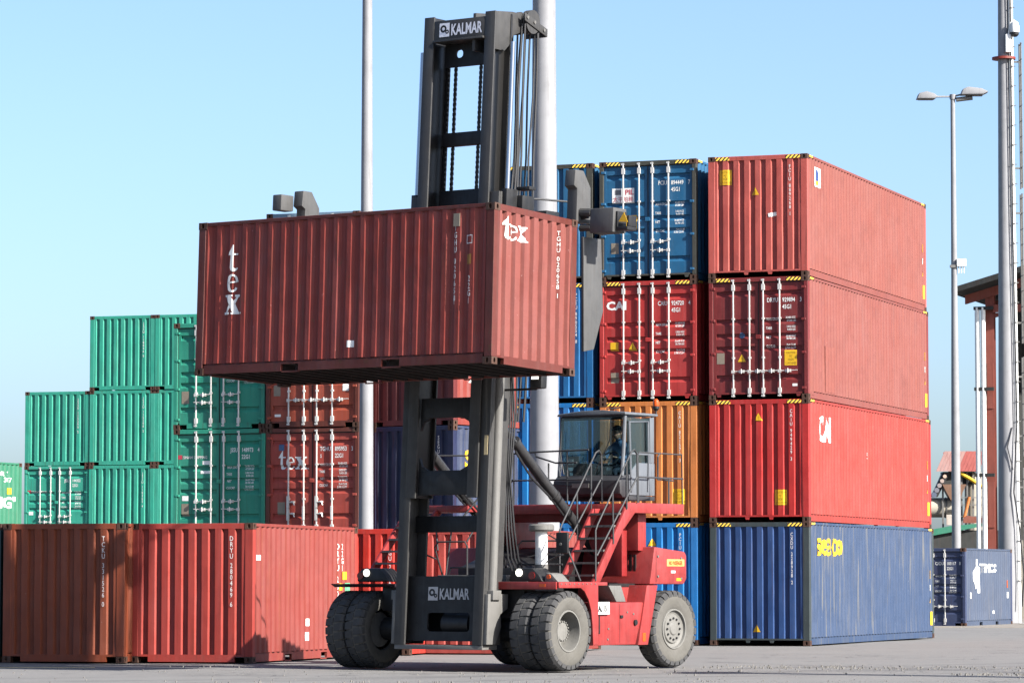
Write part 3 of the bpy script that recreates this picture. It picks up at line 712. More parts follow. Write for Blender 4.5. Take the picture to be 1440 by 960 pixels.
c.hazard(); c.col_text('PCIU 892316 0', size=.085); c.warn(1.31, H9-.47, 'end')
c = st40('orange ribbed container directly behind the driver cab', Mx, My, 1, 'rib', C_ORG)
c.hazard(); c.col_text('CAIU 821571 3', size=.085); c.caution(1.98, .62, 'end')
c = st40('red container with silver locking bars, between the blue door end and the orange one', Mx, My, 2, ('door', 0), C_CAI, fr=C_CAI)
c.hazard(); c.door_text('CAIU', '924720', '4', '45G1', drop=.47); c.txt('CAI', .20, .16, 2.22, 'door', xs=1.15, bold=.04, name='logo'); c.put(RECT(.20, .20), .36, 1.33, 'door', M_YEL, 'tariff_label'); c.warn(.82, 1.32, 'door', .22); c.put(RECT(.2, .25), .37, .48+.1, 'door', M_GREYP, 'data_plate')
c = st40('blue container with a white and red label on its door, topmost of its stack', Mx, My, 3, ('door', 0), C_BLU3, fr=C_BLUF)
c.hazard(); c.door_text('PCIU', '894449', '7', '45G1', drop=.47)
c.put(RECT(.56, .36), .59, 2.07, 'door', M_WHITE, 'logo_label'); c.txt('PIL', .13, .86, 2.09, 'door', M_PINK, 'RIGHT', 1.0, .02, name='logo'); c.txt('太平船務', .10, .59, 1.93, 'door', M_PINK, 'CENTER', .95, .0, name='logo')
c.put(RECT(.16, .12), .46, 2.15, 'door', P('grey_print', (150, 152, 158), rust=0), 'logo_mark', off=.006)
for q in c.t.children:
    if q.name.startswith('logo.') or q.name == 'logo': q.location.y = -.004
c.put(RECT(.28, .34), .80, 1.42, 'door', M_YEL, 'caution_label'); c.put(RECT(.19, .26), .38, .80, 'door', M_GREYP, 'data_plate')
Lx, Ly = 1.946, 85.10
for i, (col, lab, num) in enumerate(((C_BLU2, 'blue ribbed container on the ground behind the stairs, left of the driver cab', 'PCIU 891120 3'), (C_BLU2, 'bright blue ribbed container seen between the mast and the tall pole at cab height', 'PCIU 893307 1'),
                                (C_BLU, 'blue ribbed container behind the right end of the lifted container', 'PCIU 890554 8'), (C_BLU3, 'blue ribbed container on top of the stack directly behind the tall thick pole', 'PCIU 894203 9'))):
    c = st40(lab, Lx, Ly, i, 'rib', col, fr=col if i < 3 else C_BLUF); c.hazard(); c.col_text(num, size=.085)
# small container far right
c = Cont('small blue container with a white figure logo standing alone at the right', (14.97, 117.17, 0), .396, L20, H8, ('door', 1), C_FARB, side=C_FARBS, group='lone container before the shed')
c.door_text('CXDU', '183117', '0', '22G1', drop=.38); c.txt('TENCS', .28, 1.95, 1.80, 'side', xs=1.7, bold=.04, name='logo')
c.put(([(.1, .5), (.3, .5), (.32, .28), (.62, .18), (.6, .02), (.42, .02), (.5, -.62), (.32, -.62), (.2, -.4), (-.05, -.55), (-.15, -.3), (-.3, .0), (-.1, .22), (.1, .25)], [tuple(range(14))]), 1.35, 1.72, 'side', M_WHITE, 'logo')
c.put(RECT(.2, .2), .75, 1.02, 'side', M_WHITE, 'white_label'); c.put(RECT(.2, .25), 5.45, 1.4, 'side', M_ORANGE, 'tariff_label'); c.put(RECT(.16, .2), 5.5, 1.02, 'side', M_WHITE, 'white_label'); c.put(RECT(.14, .1), 3.6, .45, 'side', M_WHITE, 'white_label')

# the lifted container
Oc = Vector((-.3631, 56.2522, 4.9725)); AY = .6037
ex = Vector((math.cos(AY), -math.sin(AY), 0)); ey = Vector((math.sin(AY), math.cos(AY), 0))
HY = .592; exh = Vector((math.cos(HY), -math.sin(HY), 0)); eyh = Vector((math.sin(HY), math.cos(HY), 0))
tilt = .0374
# local origin = right-rear-bottom corner; local y points to picture-left along the long side, local x from -W (front) to 0 (back)
c = Cont('dark red container with white serif letters held in the air by the container handler', (0, 0, 0), 0, L20, H8, 'rib', C_HELD, fr=C_HELDF, side=C_HELDS, group='container in the spreader', rz=0)
X3 = (eyh*math.cos(tilt)-Vector((0, 0, 1))*math.sin(tilt)); Z3 = (Vector((0, 0, 1))*math.cos(tilt)+eyh*math.sin(tilt)); Y3 = -exh
Mh = Matrix((X3, Y3, Z3)).transposed().to_4x4(); Mh.translation = Oc+X3*W+Vector((.035, 0, 0))
c.t.matrix_world = Mh
held = c
for q in c.t.children:
    if q.name.startswith('end_wall') and q.location.y < 1: q.material_slots[0].material = C_HELDS
# 'tex' stacked on the long side, letters one below the other
tv, tf = TEX
def sub(lo, hi):
    idx = [i for i, v in enumerate(tv) if lo <= v[0] <= hi]; mp_ = {k: i for i, k in enumerate(idx)}
    F = [tuple(mp_[i] for i in f) for f in tf if all(i in mp_ for i in f)]
    return [tv[i] for i in idx], F
for (lo, hi), cx_, z in (((0, .54), .29, 1.74), ((.54, 1.09), .82, 1.39), ((1.09, 1.96), 1.47, 1.01)):
    c.put(sc(sub(lo, hi), .50 if lo > 1 else .45, .86 if lo > 1 else .94, -cx_), .74, z, 'left', M_WHITE, 'logo')
c.txt('TGHU 020658', .10, 5.30, 2.17, 'left', M_DIMW, 'CENTER', .8, .01, True); c.txt('1', .10, 5.30, .98, 'left', M_DIMW, 'CENTER', .8, .01)
c.txt('22G1', .10, 5.58, 1.34, 'left', M_DIMW, 'CENTER', .8, .01, True)
c.put(RECT(.13, .14), 5.57, 2.02, 'left', M_DIMW, 'class_label'); c.put(RECT(.11, .11), 5.57, 2.02, 'left', C_HELD, 'class_label', off=.006); c.txt('IC\n81', .05, 5.57, 2.03, 'left', M_DIMW, 'CENTER')
c.put(RECT(.10, .16), 5.57, 1.70, 'left', plain('ochre_sticker', (170, 120, 30)), 'tariff_label'); c.put(RECT(.12, .11), 3.24, .42, 'left', M_WHITE, 'white_label')
part('data_plate', MB().box(-W-.002, -W+.01, L20-5.38, L20-5.26, 2.24, 2.45), M_GREYP, c.t)
c.put(sc(TEX, .38, .94), .28, 2.04, 'end', M_WHITE, 'logo'); c.txt('TGHU 020658 1', .078, 1.93, 2.28, 'end', M_WHITE, 'CENTER', .5, .0, True)
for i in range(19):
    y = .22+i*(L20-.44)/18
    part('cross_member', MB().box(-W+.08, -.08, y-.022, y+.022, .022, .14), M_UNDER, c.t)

# ------------------------------------------------------------------ the container handler
# local frame: -Y forward (towards the lifted container), +X the side that faces the camera on the right
mach = thing('container_handler', 'red and dark grey mast truck lifting a dark red container', 'container handler', (-.958, 61.157, 0), -AY)
MY0, MK = -.65, .05
def tl(x, y, z): return (x + .18 + .012*(z-5), y + MY0 + MK*(z-5), z)          # leaning mast frame, y=0 is its front plane
def mp(name, mb, mat, par=None, bevel=.008): return part(name, mb.xf(tl), mat, par or mach, bevel)
# outer mast
for sx, xa, xb in ((-1, -.82, -.60), (1, .82, 1.02)):
    xo = xa if sx < 0 else xb; xi = xb if sx < 0 else xa
    m_ = MB(); a, b = sorted((xo, xi)); m_.box(a, b, .0, .05, .44, 8.15); a, b = sorted((xo, xo-sx*.05)); m_.box(a, b, .051, .55, .44, 8.15)
    a, b = sorted((xo-sx*.051, xo-sx*.24)); m_.box(a, b, .50, .55, .44, 8.15)
    u = mp('outer_mast_upright', m_, M_DGREY)
    b2 = MB(); a, b = sorted((xo-sx*.03, xo+sx*.09)); b2.box(a, b, .10, .42, 7.65, 8.2); b2.box(min(xo, xo+sx*.12), max(xo, xo+sx*.12), .18, .34, 7.2, 7.5)
    mp('guide_bracket', b2, M_BLACK, u)
pl_ = MB()
def slot_plate(x0, x1, z0, z1, hx0, hx1, hz0, hz1, y0, y1):
    r = .06; hole = []
    for cx_, cz_, a0 in ((hx1-r, hz1-r, 0), (hx0+r, hz1-r, 90), (hx0+r, hz0+r, 180), (hx1-r, hz0+r, 270)):
        for k in range(4): a = rad(a0+k*30); hole.append((cx_+r*math.cos(a), cz_+r*math.sin(a)))
    out = []
    for cx_, cz_ in ((x1, z1), (x0, z1), (x0, z0), (x1, z0)): out += [(cx_, cz_)]*4
    V = [(p[0], y, p[1]) for y in (y0, y1) for p in out+hole]; F = []
    for s_ in (0, 32):
        for k in range(16):
            j = (k+1) % 16
            if k % 4 != 3: F.append((s_+k, s_+16+k, s_+16+j))
            else: F.append((s_+k, s_+j, s_+16+j, s_+16+k))
    for k in range(16):
        j = (k+1) % 16; F.append((16+k, 48+k, 48+j, 16+j))
        if k % 4 == 3: F.append((k, 32+k, 32+j, j))
    return V, F
def clean(mb):
    return mb
fp = MB(); fp.add(*slot_plate(-.765, .965, .50, 1.60, -.24, .64, .66, .98, .16, .20)); mp('mast_foot_plate', fp, M_BLACK, bevel=0)
mp('mast_foot_tube', MB().box(-.82, 1.02, .02, .46, .36, .437), M_LGREY)
mp('tilt_axle_drum', MB().tube([(.0, .40, .80), (.55, .40, .80)], .19, 20), M_BLACK, bevel=0)
for z in (2.35, 5.1, 6.9): mp('mast_crossbeam', MB().box(-.76, .96, .42, .499, z, z+.28), M_BLACK)
# inner mast
M_RAILBLK = plain('black_mast_rail', (30, 29, 28), .4, var=.4)  # plain black for the rail webs and rear flanges
for sx, xa, xb in ((-1, -.67, -.46), (1, .62, .83)):
    xo = xa if sx < 0 else xb
    u = mp('inner_mast_upright', MB().box(xa, xb, -.05, -.012, 2.93, 11.28), M_DGREY)
    m_ = MB(); a, b = sorted((xo-sx*.12, xo-sx*.16)); m_.box(a, b, -.011, .44, 2.93, 11.28)
    a, b = sorted((xo-sx*.0, xo-sx*.22)); m_.box(a, b, .44, .48, 2.93, 11.28)
    mp('mast_rail', m_, M_RAILBLK, u)
for z0, z1, y0, nm in ((10.86, 11.20, -.045, 'top_beam'), (4.30, 4.64, .02, 'mast_crossbeam'), (2.98, 3.40, .02, 'mast_crossbeam'), (9.03, 9.27, .30, 'mast_crossbeam'), (7.62, 8.26, .30, 'mast_crossbeam'), (6.0, 6.3, .30, 'mast_crossbeam')):
    b = mp(nm, MB().box(-.455, .615, y0, y0+.12, z0, z1), M_DGREY if nm == 'top_beam' else M_BLACK)
    if nm == 'top_beam': topb = b
bp_ = MB(); bp_.add(*slot_plate(-.45, .61, 10.42, 10.818, -.22, -.07, 10.58, 10.72, .30, .34)); mp('mast_back_plate', bp_, M_BLACK, bevel=0)
mp('top_beam_lip', MB().box(-.455, .615, -.10, .42, 10.82, 10.857), M_DGREY)
# corner gussets under the inner window
for z, dz in ((4.30, -1), (3.40, 1)):
    for xx, dx in ((-.455, 1), (.615, -1)):
        mp('gusset', MB().prism([(xx, z), (xx+dx*.2, z), (xx+dx*.06, z+dz*.07), (xx, z+dz*.22)], 'y', .03, .09), M_BLACK, bevel=0)
# brand marks on the mast
def brand(y, z, x0, s, col, box):
    def pl2(u, v): return tl(u, y, v), Vector((0, -1, MK))
    V, F = text_verts('KALMAR', s*1.36, 'LEFT', .62, .026)
    decal('lettering', [(a+x0+s*1.22, b+z) for a, b in V], F, pl2, col, mach)
    decal('logo', [(x0, z-.02), (x0+s*1.06, z-.02), (x0+s*1.06, z+s*1.1), (x0, z+s*1.1)], [(0, 1, 2, 3)], pl2, col, mach)
    cx_, cz_, r = x0+s*.42, z+s*.6, s*.33
    ring = [(cx_+rr*math.cos(k*math.pi/10), cz_+rr*math.sin(k*math.pi/10)) for rr in (r, r*.45) for k in range(20)]
    decal('logo_mark', ring, [(k, (k+1) % 20, 20+(k+1) % 20, 20+k) for k in range(20)], pl2, M_BLK, mach, off=.007)
    rr = [(cx_+s*.40+q*math.cos(k*math.pi/6), cz_-s*.28+q*math.sin(k*math.pi/6)) for q in (s*.19, s*.07) for k in range(12)]
    decal('logo_mark', rr, [(k, (k+1) % 12, 12+(k+1) % 12, 12+k) for k in range(12)], pl2, M_BLK, mach, off=.007)
M_SILV = plain('silver_lettering', (206, 206, 212), .5, var=.1, k=1.0); M_SILVD = plain('grey_lettering', (160, 160, 162), .6, var=.2, k=.9)
brand(-.047, 10.93, -.34, .20, M_SILV, True); brand(.157, 1.21, -.24, .19, M_SILVD, True)
# chains
M_CHAIN = plain('greasy_chain', (46, 40, 36), .5, .4)
for x, y, zt in ((-.42, .38, 10.4), (-.25, .36, 10.4), (.27, .38, 10.4)):
    m_ = MB(); z = 7.4
    while z < zt:
        m_.box(x-.03, x+.03, y-.015, y+.015, z, z+.05); m_.box(x-.016, x+.016, y-.025, y+.025, z+.051, z+.085); z += .087
    q = mp('lift_chain', m_, M_CHAIN, bevel=0)
# lift cylinders and rods
for sx, x in ((-1, -1.0), (1, 1.03)):
    yc = .40 if sx < 0 else .22
    cy = mp('lift_cylinder', MB().tube([(x, yc, 1.35), (x, yc, 7.6)], .085, 16), M_LGREY if sx > 0 else M_BLACK, bevel=0)
    mp('piston_rod', MB().tube([(x, yc, 7.6), (x, yc, 10.75)], .047, 12), M_CHROME, cy, 0)
    mp('cylinder_foot', MB().box(x-.12, x+.12, yc-.12, yc+.12, 1.2, 1.36), M_LGREY, cy)
# right foot bracket
mp('mast_foot_bracket', MB().prism([(.03, .45), (.03, 1.30), (.62, 1.30), (.62, 1.05), (.40, .95), (.45, .75), (.30, .45)], 'x', 1.021, 1.10), M_LGREY)
mp('mast_foot_bracket', MB().prism([(.03, .45), (.03, 1.30), (.62, 1.30), (.62, 1.05), (.40, .95), (.45, .75), (.30, .45)], 'x', -.90, -.825), M_LGREY)
mp('paper_notice', MB().box(.92, .99, -.008, -.002, 3.65, 3.98), plain('cream_notice', (226, 205, 160), .7), bevel=0)
# sheave head at the top, arms reaching back
for x in (.36, .78):
    m_ = MB().prism([(.0, 11.28), (.50, 11.33), (.86, 11.33), (1.10, 11.26), (1.10, 11.06), (.9, 11.05), (.55, 10.92), (.42, 10.72), (.30, 10.62), (.0, 10.62)], 'x', x-.03, x+.03)
    mp('sheave_arm', m_, M_DGREY)
for x, r in ((.90, .21), (.84, .21), (.64, .20), (.52, .20)):
    m_ = MB().lathe([(-.03, .0), (-.03, r), (-.012, r), (-.008, r-.03), (.008, r-.03), (.012, r), (.03, r), (.03, .0)], (x, .96, 11.20), 'x', 28)
    mp('sheave', m_, M_DGREY, bevel=0)
sb = mp('sheave_side_bar', MB().prism([(.66, 11.33), (1.38, 11.12), (1.38, 10.98), (.68, 11.19)], 'x', .935, .955), M_DGREY)
for y, z in ((.74, 11.25), (.96, 11.19), (1.26, 11.09)): mp('bolt', MB().tube([(.955, y, z), (.975, y, z)], .03, 8), M_LGREY, sb, 0)
mp('sheave_pin', MB().tube([(.30, .96, 11.20), (.93, .96, 11.20)], .045, 12), M_LGREY, bevel=0)
mp('sheave_end_bar', MB().box(.5, .934, 1.34, 1.38, 10.98, 11.12), M_DGREY)
# hoses hanging from the sheaves
for k, (x, y0, y1) in enumerate(((.52, .77, .74), (.64, .77, .76), (.84, .76, .72), (.90, .76, .80), (.64, 1.15, 1.08), (.84, 1.16, 1.12), (.90, 1.16, 1.20), (.74, .77, .86), (.56, 1.15, 1.0), (.74, 1.15, 1.16))):
    pts = [(x, y0, 11.15)]+[(x+.02*math.sin(t*3+k), y0+(y1-y0)*min(1, t/3), 11.15-t*1.15) for t in (1, 2, 3, 4, 5, 6)]
    if k in (1, 2, 4): pts += [(x+.03, .60+.05*k, 3.4), (x+.02, .55+.04*k, 2.2), (x, .8+.05*k, 1.75), (x, 1.15, 1.9)]
    mp('hydraulic_hose', MB().tube(pts, .018 if k % 2 else .022, 6), M_HOSE, bevel=0)
for k in range(4):
    x = .98+.03*k; mp('hydraulic_hose', MB().tube([(x, .55, 5.0), (x+.01, .56+.03*k, 4.2), (x, .60, 3.2), (x+.02, .62+.04*k, 2.4), (x+.03, .70+.06*k, 1.9), (x, .95+.08*k, 1.58), (x-.1, 1.3, 1.5)], .017, 6), M_HOSE, bevel=0)
mp('hose_bracket', MB().box(1.03, 1.22, .42, .78, 7.75, 8.1).box(1.03, 1.3, .5, .7, 8.2, 8.26), M_BLACK)
mp('hose_guide_rod', MB().tube([(1.05, .8, 8.08), (1.1, 1.1, 8.1), (1.5, 1.55, 8.06)], .02, 6), M_RAIL, bevel=0)
mp('limit_box', MB().box(1.0, 1.5, .75, 1.15, 7.55, 7.85), M_BLACK)
# work lamp bracket under the lifted container
mp('lamp_bracket', MB().box(1.03, 1.70, .35, .39, 4.74, 4.78), M_BLACK)
wl_ = mp('work_lamp', MB().box(1.62, 1.86, .26, .44, 4.76, 5.02), M_BLACK, bevel=.03)
mp('lens', MB().box(1.66, 1.80, .252, .258, 4.92, 4.98), M_LAMP, wl_, 0)
# carriage and spreader behind the container
mp('carriage', MB().box(-.95, 1.05, -.30, -.06, 5.2, 7.3), M_BLACK)
for x in (-.75, .85): mp('carriage_arm', MB().box(x-.08, x+.08, -.75, -.301, 6.2, 7.4), M_BLACK)
mp('spreader_beam', MB().box(-2.6, 2.95, -.72, -.50, 7.15, 7.42), M_DGREY, bevel=.015)
for sx in (-1, 1):
    xo = 3.10 if sx > 0 else -2.93; B = lambda a, b: tuple(sorted((xo+sx*a, xo+sx*b)))
    a, b = B(0.0, .05); mp('side_clamp_plate', MB().prism([(-.55, 7.2), (-.02, 7.2), (.12, 6.0), (-.12, 5.35), (-.42, 5.30)], 'x', a, b), M_MGREY)
    a, b = B(-.26, -.06); mp('clamp_horn', MB().prism([(-.62, 7.45), (-.62, 8.0), (-.72, 8.05), (-.70, 8.32), (-.45, 8.32), (-.22, 8.05), (-.18, 7.45)], 'x', a, b), M_MGREY, bevel=.02)
    if sx > 0:
        a, b = B(.16, .62); k_ = mp('clamp_head', MB().box(a, b, -.55, -.15, 7.25, 7.66), M_MGREY, bevel=.02)
        mp('clamp_cylinder', MB().tube([(xo-.1, -.5, 7.62), (xo+.16, -.5, 7.60)], .07, 10).tube([(xo-.05, -.50, 7.35), (xo+.16, -.5, 7.35)], .06, 10), M_DGREY, bevel=0)
        mp('clamp_tip', MB().box(xo+.62, xo+.86, -.48, -.2, 7.28, 7.34).box(xo+.62, xo+.66, -.48, -.2, 7.34, 7.60).box(xo+.83, xo+.87, -.46, -.22, 7.34, 7.52), M_BLACK)
        wv = [tl(xo+.70, -.50, 7.42), tl(xo+.88, -.50, 7.40), tl(xo+.80, -.50, 7.57)]
        w_ = MB().add(wv+[(v[0], v[1]-.006, v[2]) for v in wv], [(0, 1, 2), (5, 4, 3), (0, 1, 4, 3), (1, 2, 5, 4), (2, 0, 3, 5)]); part('warning_label', w_, M_YEL, mach)
    else:
        a, b = B(-.055, .14); mp('clamp_head', MB().box(a, b, -1.05, -.70, 7.96, 8.24), M_MGREY, bevel=.02)
mp('clamp_cylinder', MB().tube([(2.75, -.45, 7.5), (3.15, -.45, 7.56)], .05, 10), M_BLACK, bevel=0)

# chassis
def cp(name, mb, mat=None, par=None, bevel=.012, smooth=True): return part(name, mb, mat or M_RED, par or mach, bevel, smooth)
cp('chassis_frame', MB().box(-.95, .95, -.25, 3.1, .55, 1.40), M_BLACK, bevel=.03)
cp('drive_axle', MB().tube([(-1.5, 0, .69), (1.5, 0, .69)], .20, 18), M_BLACK, bevel=0)
cp('front_crossmember', MB().box(-1.5, 1.5, -.12, .22, 1.0, 1.42), M_BLACK)
cp('steer_axle', MB().box(-1.7, 1.7, 3.32, 3.62, .45, .85), M_BLACK)
ARCH = [(.30, 1.40), (.42, 1.34), (.54, 1.20), (.62, 1.02), (.66, .78), (.68, .44)]
for sx in (-1, 1):
    s_ = lambda a, b: tuple(sorted((sx*a, sx*b)))
    if sx > 0:
        a, b = s_(.98, 2.36); fd = cp('fender', MB().box(a, b, -.36, 1.15, 1.44, 1.50))
        a, b = s_(2.34, 2.375); cp('fender_skirt', MB().prism([(-.37, 1.40), (-.37, 1.505), (.84, 1.505), (.84, .44)]+ARCH[::-1], 'x', a, b))
        cp('fender_front_edge', MB().box(.98, 2.335, -.40, -.361, 1.38, 1.505), bevel=.006)
        cp('tread_plate', MB().box(1.0, 1.7, -.33, .9, 1.502, 1.512), M_LGREY, bevel=0)
        cp('fender_box', MB().box(1.0, 1.5, .5, 1.1, 1.512, 1.64))
        cp('orange_marker', MB().box(2.0, 2.12, -.408, -.402, 1.42, 1.47), M_ORANGE, bevel=0)
    else:
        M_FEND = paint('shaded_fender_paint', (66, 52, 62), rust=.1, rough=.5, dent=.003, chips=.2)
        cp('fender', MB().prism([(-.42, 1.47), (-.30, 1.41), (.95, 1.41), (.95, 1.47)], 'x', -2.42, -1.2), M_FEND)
# dome headlight housings
for x0, y0, nm in ((1.62, -.30, 1), (-1.62, -.28, -1)):
    m_ = MB(); prof = [(-.33, 1.505), (-.29, 1.66), (-.20, 1.74), (.16, 1.74), (.30, 1.62), (.38, 1.505)]
    m_.prism([(x0+p, z) for p, z in prof], 'y', y0, y0+.45)
    hl = cp('headlight', m_, M_BLACK, bevel=.04)
    cp('lens', MB().tube([(x0-.10, y0-.02, 1.66), (x0-.10, y0+.02, 1.66)], .065, 16), M_LAMP, hl, 0)
    cp('lens', MB().tube([(x0+(.16 if nm > 0 else -.24), y0-.015, 1.61), (x0+(.16 if nm > 0 else -.24), y0+.02, 1.61)], .065, 16), M_REDL, hl, 0)
    if nm > 0:
        cp('lamp_cover', MB().prism([(x0+.38, 1.505), (x0+.40, 1.66), (x0+.52, 1.64), (x0+.66, 1.505)], 'y', y0+.05, y0+.4), M_LGREY, hl)
        cp('lens', MB().tube([(x0+.47, y0+.03, 1.59), (x0+.47, y0+.06, 1.59)], .04, 12), M_ORANGE, hl, 0)
# air intake post
ai = cp('air_intake', MB().tube([(1.62, .22, 1.75), (1.62, .22, 2.42)], .105, 24), M_WHITE, bevel=0)
cp('cap', MB().lathe([(0, .0), (0, .19), (.03, .22), (.10, .22), (.125, .19), (.13, 0)], (1.62, .22, 2.36), 'z', 28), M_LGREY, ai, 0)
cp('clamp_ring', MB().tube([(1.62, .22, 1.72), (1.62, .22, 1.80)], .118, 24), M_LGREY, ai, 0)
# toolbox side panel between the wheels, chamfered
sp_ = cp('side_panel', MB().prism([(.86, 1.15), (2.50, 1.15), (2.50, 1.10), (2.22, .42), (1.12, .42), (.93, .80)], 'x', 1.75, 2.24))
cp('panel_strip', MB().prism([(.70, 1.15), (.858, 1.15), (.925, .78), (1.10, .42), (.74, .42)], 'x', 2.0, 2.262))
for yy, zz in ((1.35, 1.0), (1.35, .70), (1.95, .98), (1.33, .52), (2.15, .95)): cp('bolt', MB().tube([(2.24, yy, zz), (2.252, yy, zz)], .018, 8), M_LGREY, sp_, 0)
cp('latch', MB().box(2.241, 2.262, 1.72, 1.80, .88, .93), M_BLACK, sp_, .004)
cp('door_seam', MB().box(2.238, 2.2425, 1.70, 1.706, .46, 1.12), M_BLACK, sp_, 0)
fp_ = cp('fleet_plate', MB().box(2.282, 2.29, .80, 1.32, .95, 1.16), plain('plate_white', (225, 225, 222), .6, var=.06, k=.62), bevel=0)
def xs_txt(body, x, y, z, size, mat, al='CENTER', xs=.8):
    V, F = text_verts(body, size*1.38, al, xs, .035); return decal('lettering', [(a+y, b+z) for a, b in V], F, lambda u, v: ((x, u, v), (1, 0, 0)), mat, mach)
xs_txt('KAL 15', 2.292, 1.06, 1.0, .11, M_BLK, xs=.72)
cp('plate_bracket', MB().box(2.2, 2.28, .84, 1.28, 1.0, 1.12), M_BLACK, bevel=0)
# pillar ahead of the rear wheel, counterweight
cp('rear_pillar', MB().prism([(2.55, 1.445), (2.90, 1.445), (2.58, .41), (2.26, .41)], 'x', 1.2, 2.27))
cp('reflector', MB().box(2.271, 2.276, 2.40, 2.50, .47, .62), M_ORANGE, bevel=0)
cp('upper_body', MB().box(1.25, 1.9, 1.9, 3.0, 1.152, 1.44), M_RED)
cw = cp('counterweight', MB().add([(x, y, z) for x in (-2.22, 2.22) for (y, z) in ()], []) if 0 else MB().prism([(2.72, 1.46), (2.88, 2.12), (3.35, 2.08), (3.88, 2.04), (3.95, 1.98), (3.95, 1.56), (3.86, 1.46)], 'x', -2.22, 2.22), bevel=.035)
bm_cw = MB().box(2.221, 2.2245, 3.28, 3.86, 1.78, 1.90)
cp('warning_plate', bm_cw, plain('plate_yellow', (240, 200, 110), .5), cw, 0); xs_txt('NO PASSENGER', 2.2245, 3.57, 1.80, .075, plain('orange_print', (200, 80, 20), .5), xs=.62)
cp('white_label', MB().box(2.221, 2.2245, 3.42, 3.56, 1.66, 1.70), M_WHITE, cw, 0); cp('reflector', MB().box(2.221, 2.2245, 3.60, 3.76, 1.52, 1.57), M_YEL, cw, 0)
cp('engine_hood', MB().prism([(1.3, 1.40), (1.3, 1.75), (2.2, 2.0), (2.9, 2.1), (2.9, 1.40)], 'x', -.9, .75), M_BLACK, bevel=.03)
cp('gap_plate', MB().box(-2.0, 2.0, 2.86, 3.2, 1.30, 1.475).box(-.9, 1.9, 1.9, 2.80, 1.41, 1.475), M_BLACK, bevel=0)  # black plate added to fill the gap so it shows as a dark line
cp('battery_step', MB().prism([(1.35, 1.44), (1.60, 1.16), (1.9, 1.16), (1.75, 1.44)], 'x', 1.85, 2.25), M_LGREY)
for y, z in ((2.98, 1.95), (2.98, 1.60), (3.75, 1.92), (3.75, 1.56)): cp('bolt', MB().tube([(2.22, y, z), (2.236, y, z)], .022, 8), M_LGREY, cw, 0)
cp('hood_seam', MB().box(2.2195, 2.2225, 2.92, 2.93, 1.50, 2.04), M_BLACK, cw, 0)
for k in range(7): cp('vent_slat', MB().box(1.30+.09*k, 1.35+.09*k, 2.775, 2.80, 1.60, 1.98), M_BLACK, cw, 0)
for k in range(9): cp('bolt', MB().tube([(2.375, -.30+.13*k, 1.47), (2.385, -.30+.13*k, 1.47)], .012, 6), M_LGREY, mach, 0)
cp('grab_handle', MB().tube([(2.25, .98, .62), (2.30, .98, .62), (2.30, .98, .92), (2.25, .98, .92)], .012, 6), M_BLACK, bevel=0)
cp('fuel_cap', MB().tube([(2.24, 2.2, .80), (2.27, 2.2, .80)], .05, 12), M_BLACK, bevel=0)
# cab frame: columns and platform
cp('rear_column', MB().box(1.52, 1.98, 2.72, 2.98, 2.05, 2.72))
cp('column', MB().prism([(2.3, 2.62), (3.4, 2.62), (3.3, 2.0), (2.95, 1.9), (2.7, 2.2)], 'x', -.9, -.6)); 
cp('cab_support_beam', MB().prism([(-.9, 2.56), (.55, 2.56), (1.0, 2.30), (1.35, 1.6), (1.75, 1.6), (1.75, 2.80), (-.9, 2.80)], 'y', 2.55, 2.72), paint('shaded_red_machine_paint', (176, 36, 38), rust=.1, rough=.45, dent=.003, scale=2), bevel=.015)  # machine red darkened, the shade on this beam is put into its colour
cp('platform_front_beam', MB().box(-.85, 2.0, 2.20, 2.30, 2.70, 2.86))
cp('platform', MB().box(-.85, 2.17, 2.302, 3.80, 2.80, 2.872))
cp('platform_side_beam', MB().prism([(1.98, 2.88), (3.86, 2.88), (3.86, 2.70), (2.25, 2.70), (1.90, 2.42), (1.72, 2.42)], 'x', 2.172, 2.22))
for sx, X in ((1, 2.20), (1, 1.53), (-1, -1.55), (-1, -2.2)):
    t0, b0 = ((2.02, 2.78), (1.00, 1.50))
    if sx < 0: t0, b0 = ((1.60, 2.78), (.35, 1.50))
    cp('stair_stringer', MB().prism([(b0[0]-.10, b0[1]), (b0[0]+.12, b0[1]), (t0[0]+.14, t0[1]), (t0[0]-.08, t0[1])], 'x', X-.03, X+.03))
cp('left_platform', MB().box(-2.2, -.86, 1.55, 2.3, 2.74, 2.86))
for k in range(6):
    f = (k+.45)/6; y = 1.0+1.02*f; z = 1.50+1.28*f
    cp('stair_tread', MB().box(1.562, 2.168, y-.10, y+.12, z, z+.035), M_LGREY, bevel=0)
    cp('stair_tread', MB().box(-2.168, -1.582, .35+1.25*f-.10, .35+1.25*f+.12, z, z+.035), M_LGREY, bevel=0)
# tilt cylinders
M_CYL = paint('dark_cylinder_paint', (66, 66, 68), rust=.1, rough=.4, rustcol=(90, 84, 78), dent=.001, chips=.2, scale=2)
for x in (-.95, .98):
    a = Vector((x, .15, 4.05)); b = Vector((x, 3.45, 1.62)); d = (b-a).normalized()
    cyl = cp('tilt_cylinder', MB().tube([a+d*.25, a+d*3.75], .092, 18), M_CYL, bevel=0)
    cp('piston_rod', MB().tube([a-d*.1, a+d*.26], .055, 12), M_CHROME, cyl, 0)
    for t in (.25, 1.75, 2.9, 3.3, 3.72): cp('collar', MB().tube([a+d*(t-.03), a+d*(t+.03)], .106, 18), M_CYL, cyl, 0)
    cp('clevis', MB().tube([a+d*3.75, a+d*4.05], .085, 12), M_LGREY, cyl, 0)
    cp('hydraulic_hose', MB().tube([a+d*.3+Vector((.02, -.05, -.13)), a+d*.9+Vector((0, -.04, -.20)), a+d*1.6+Vector((0, 0, -.13)), a+d*2.4+Vector((0, 0, -.12))], .02, 6), M_HOSE, cyl, 0)
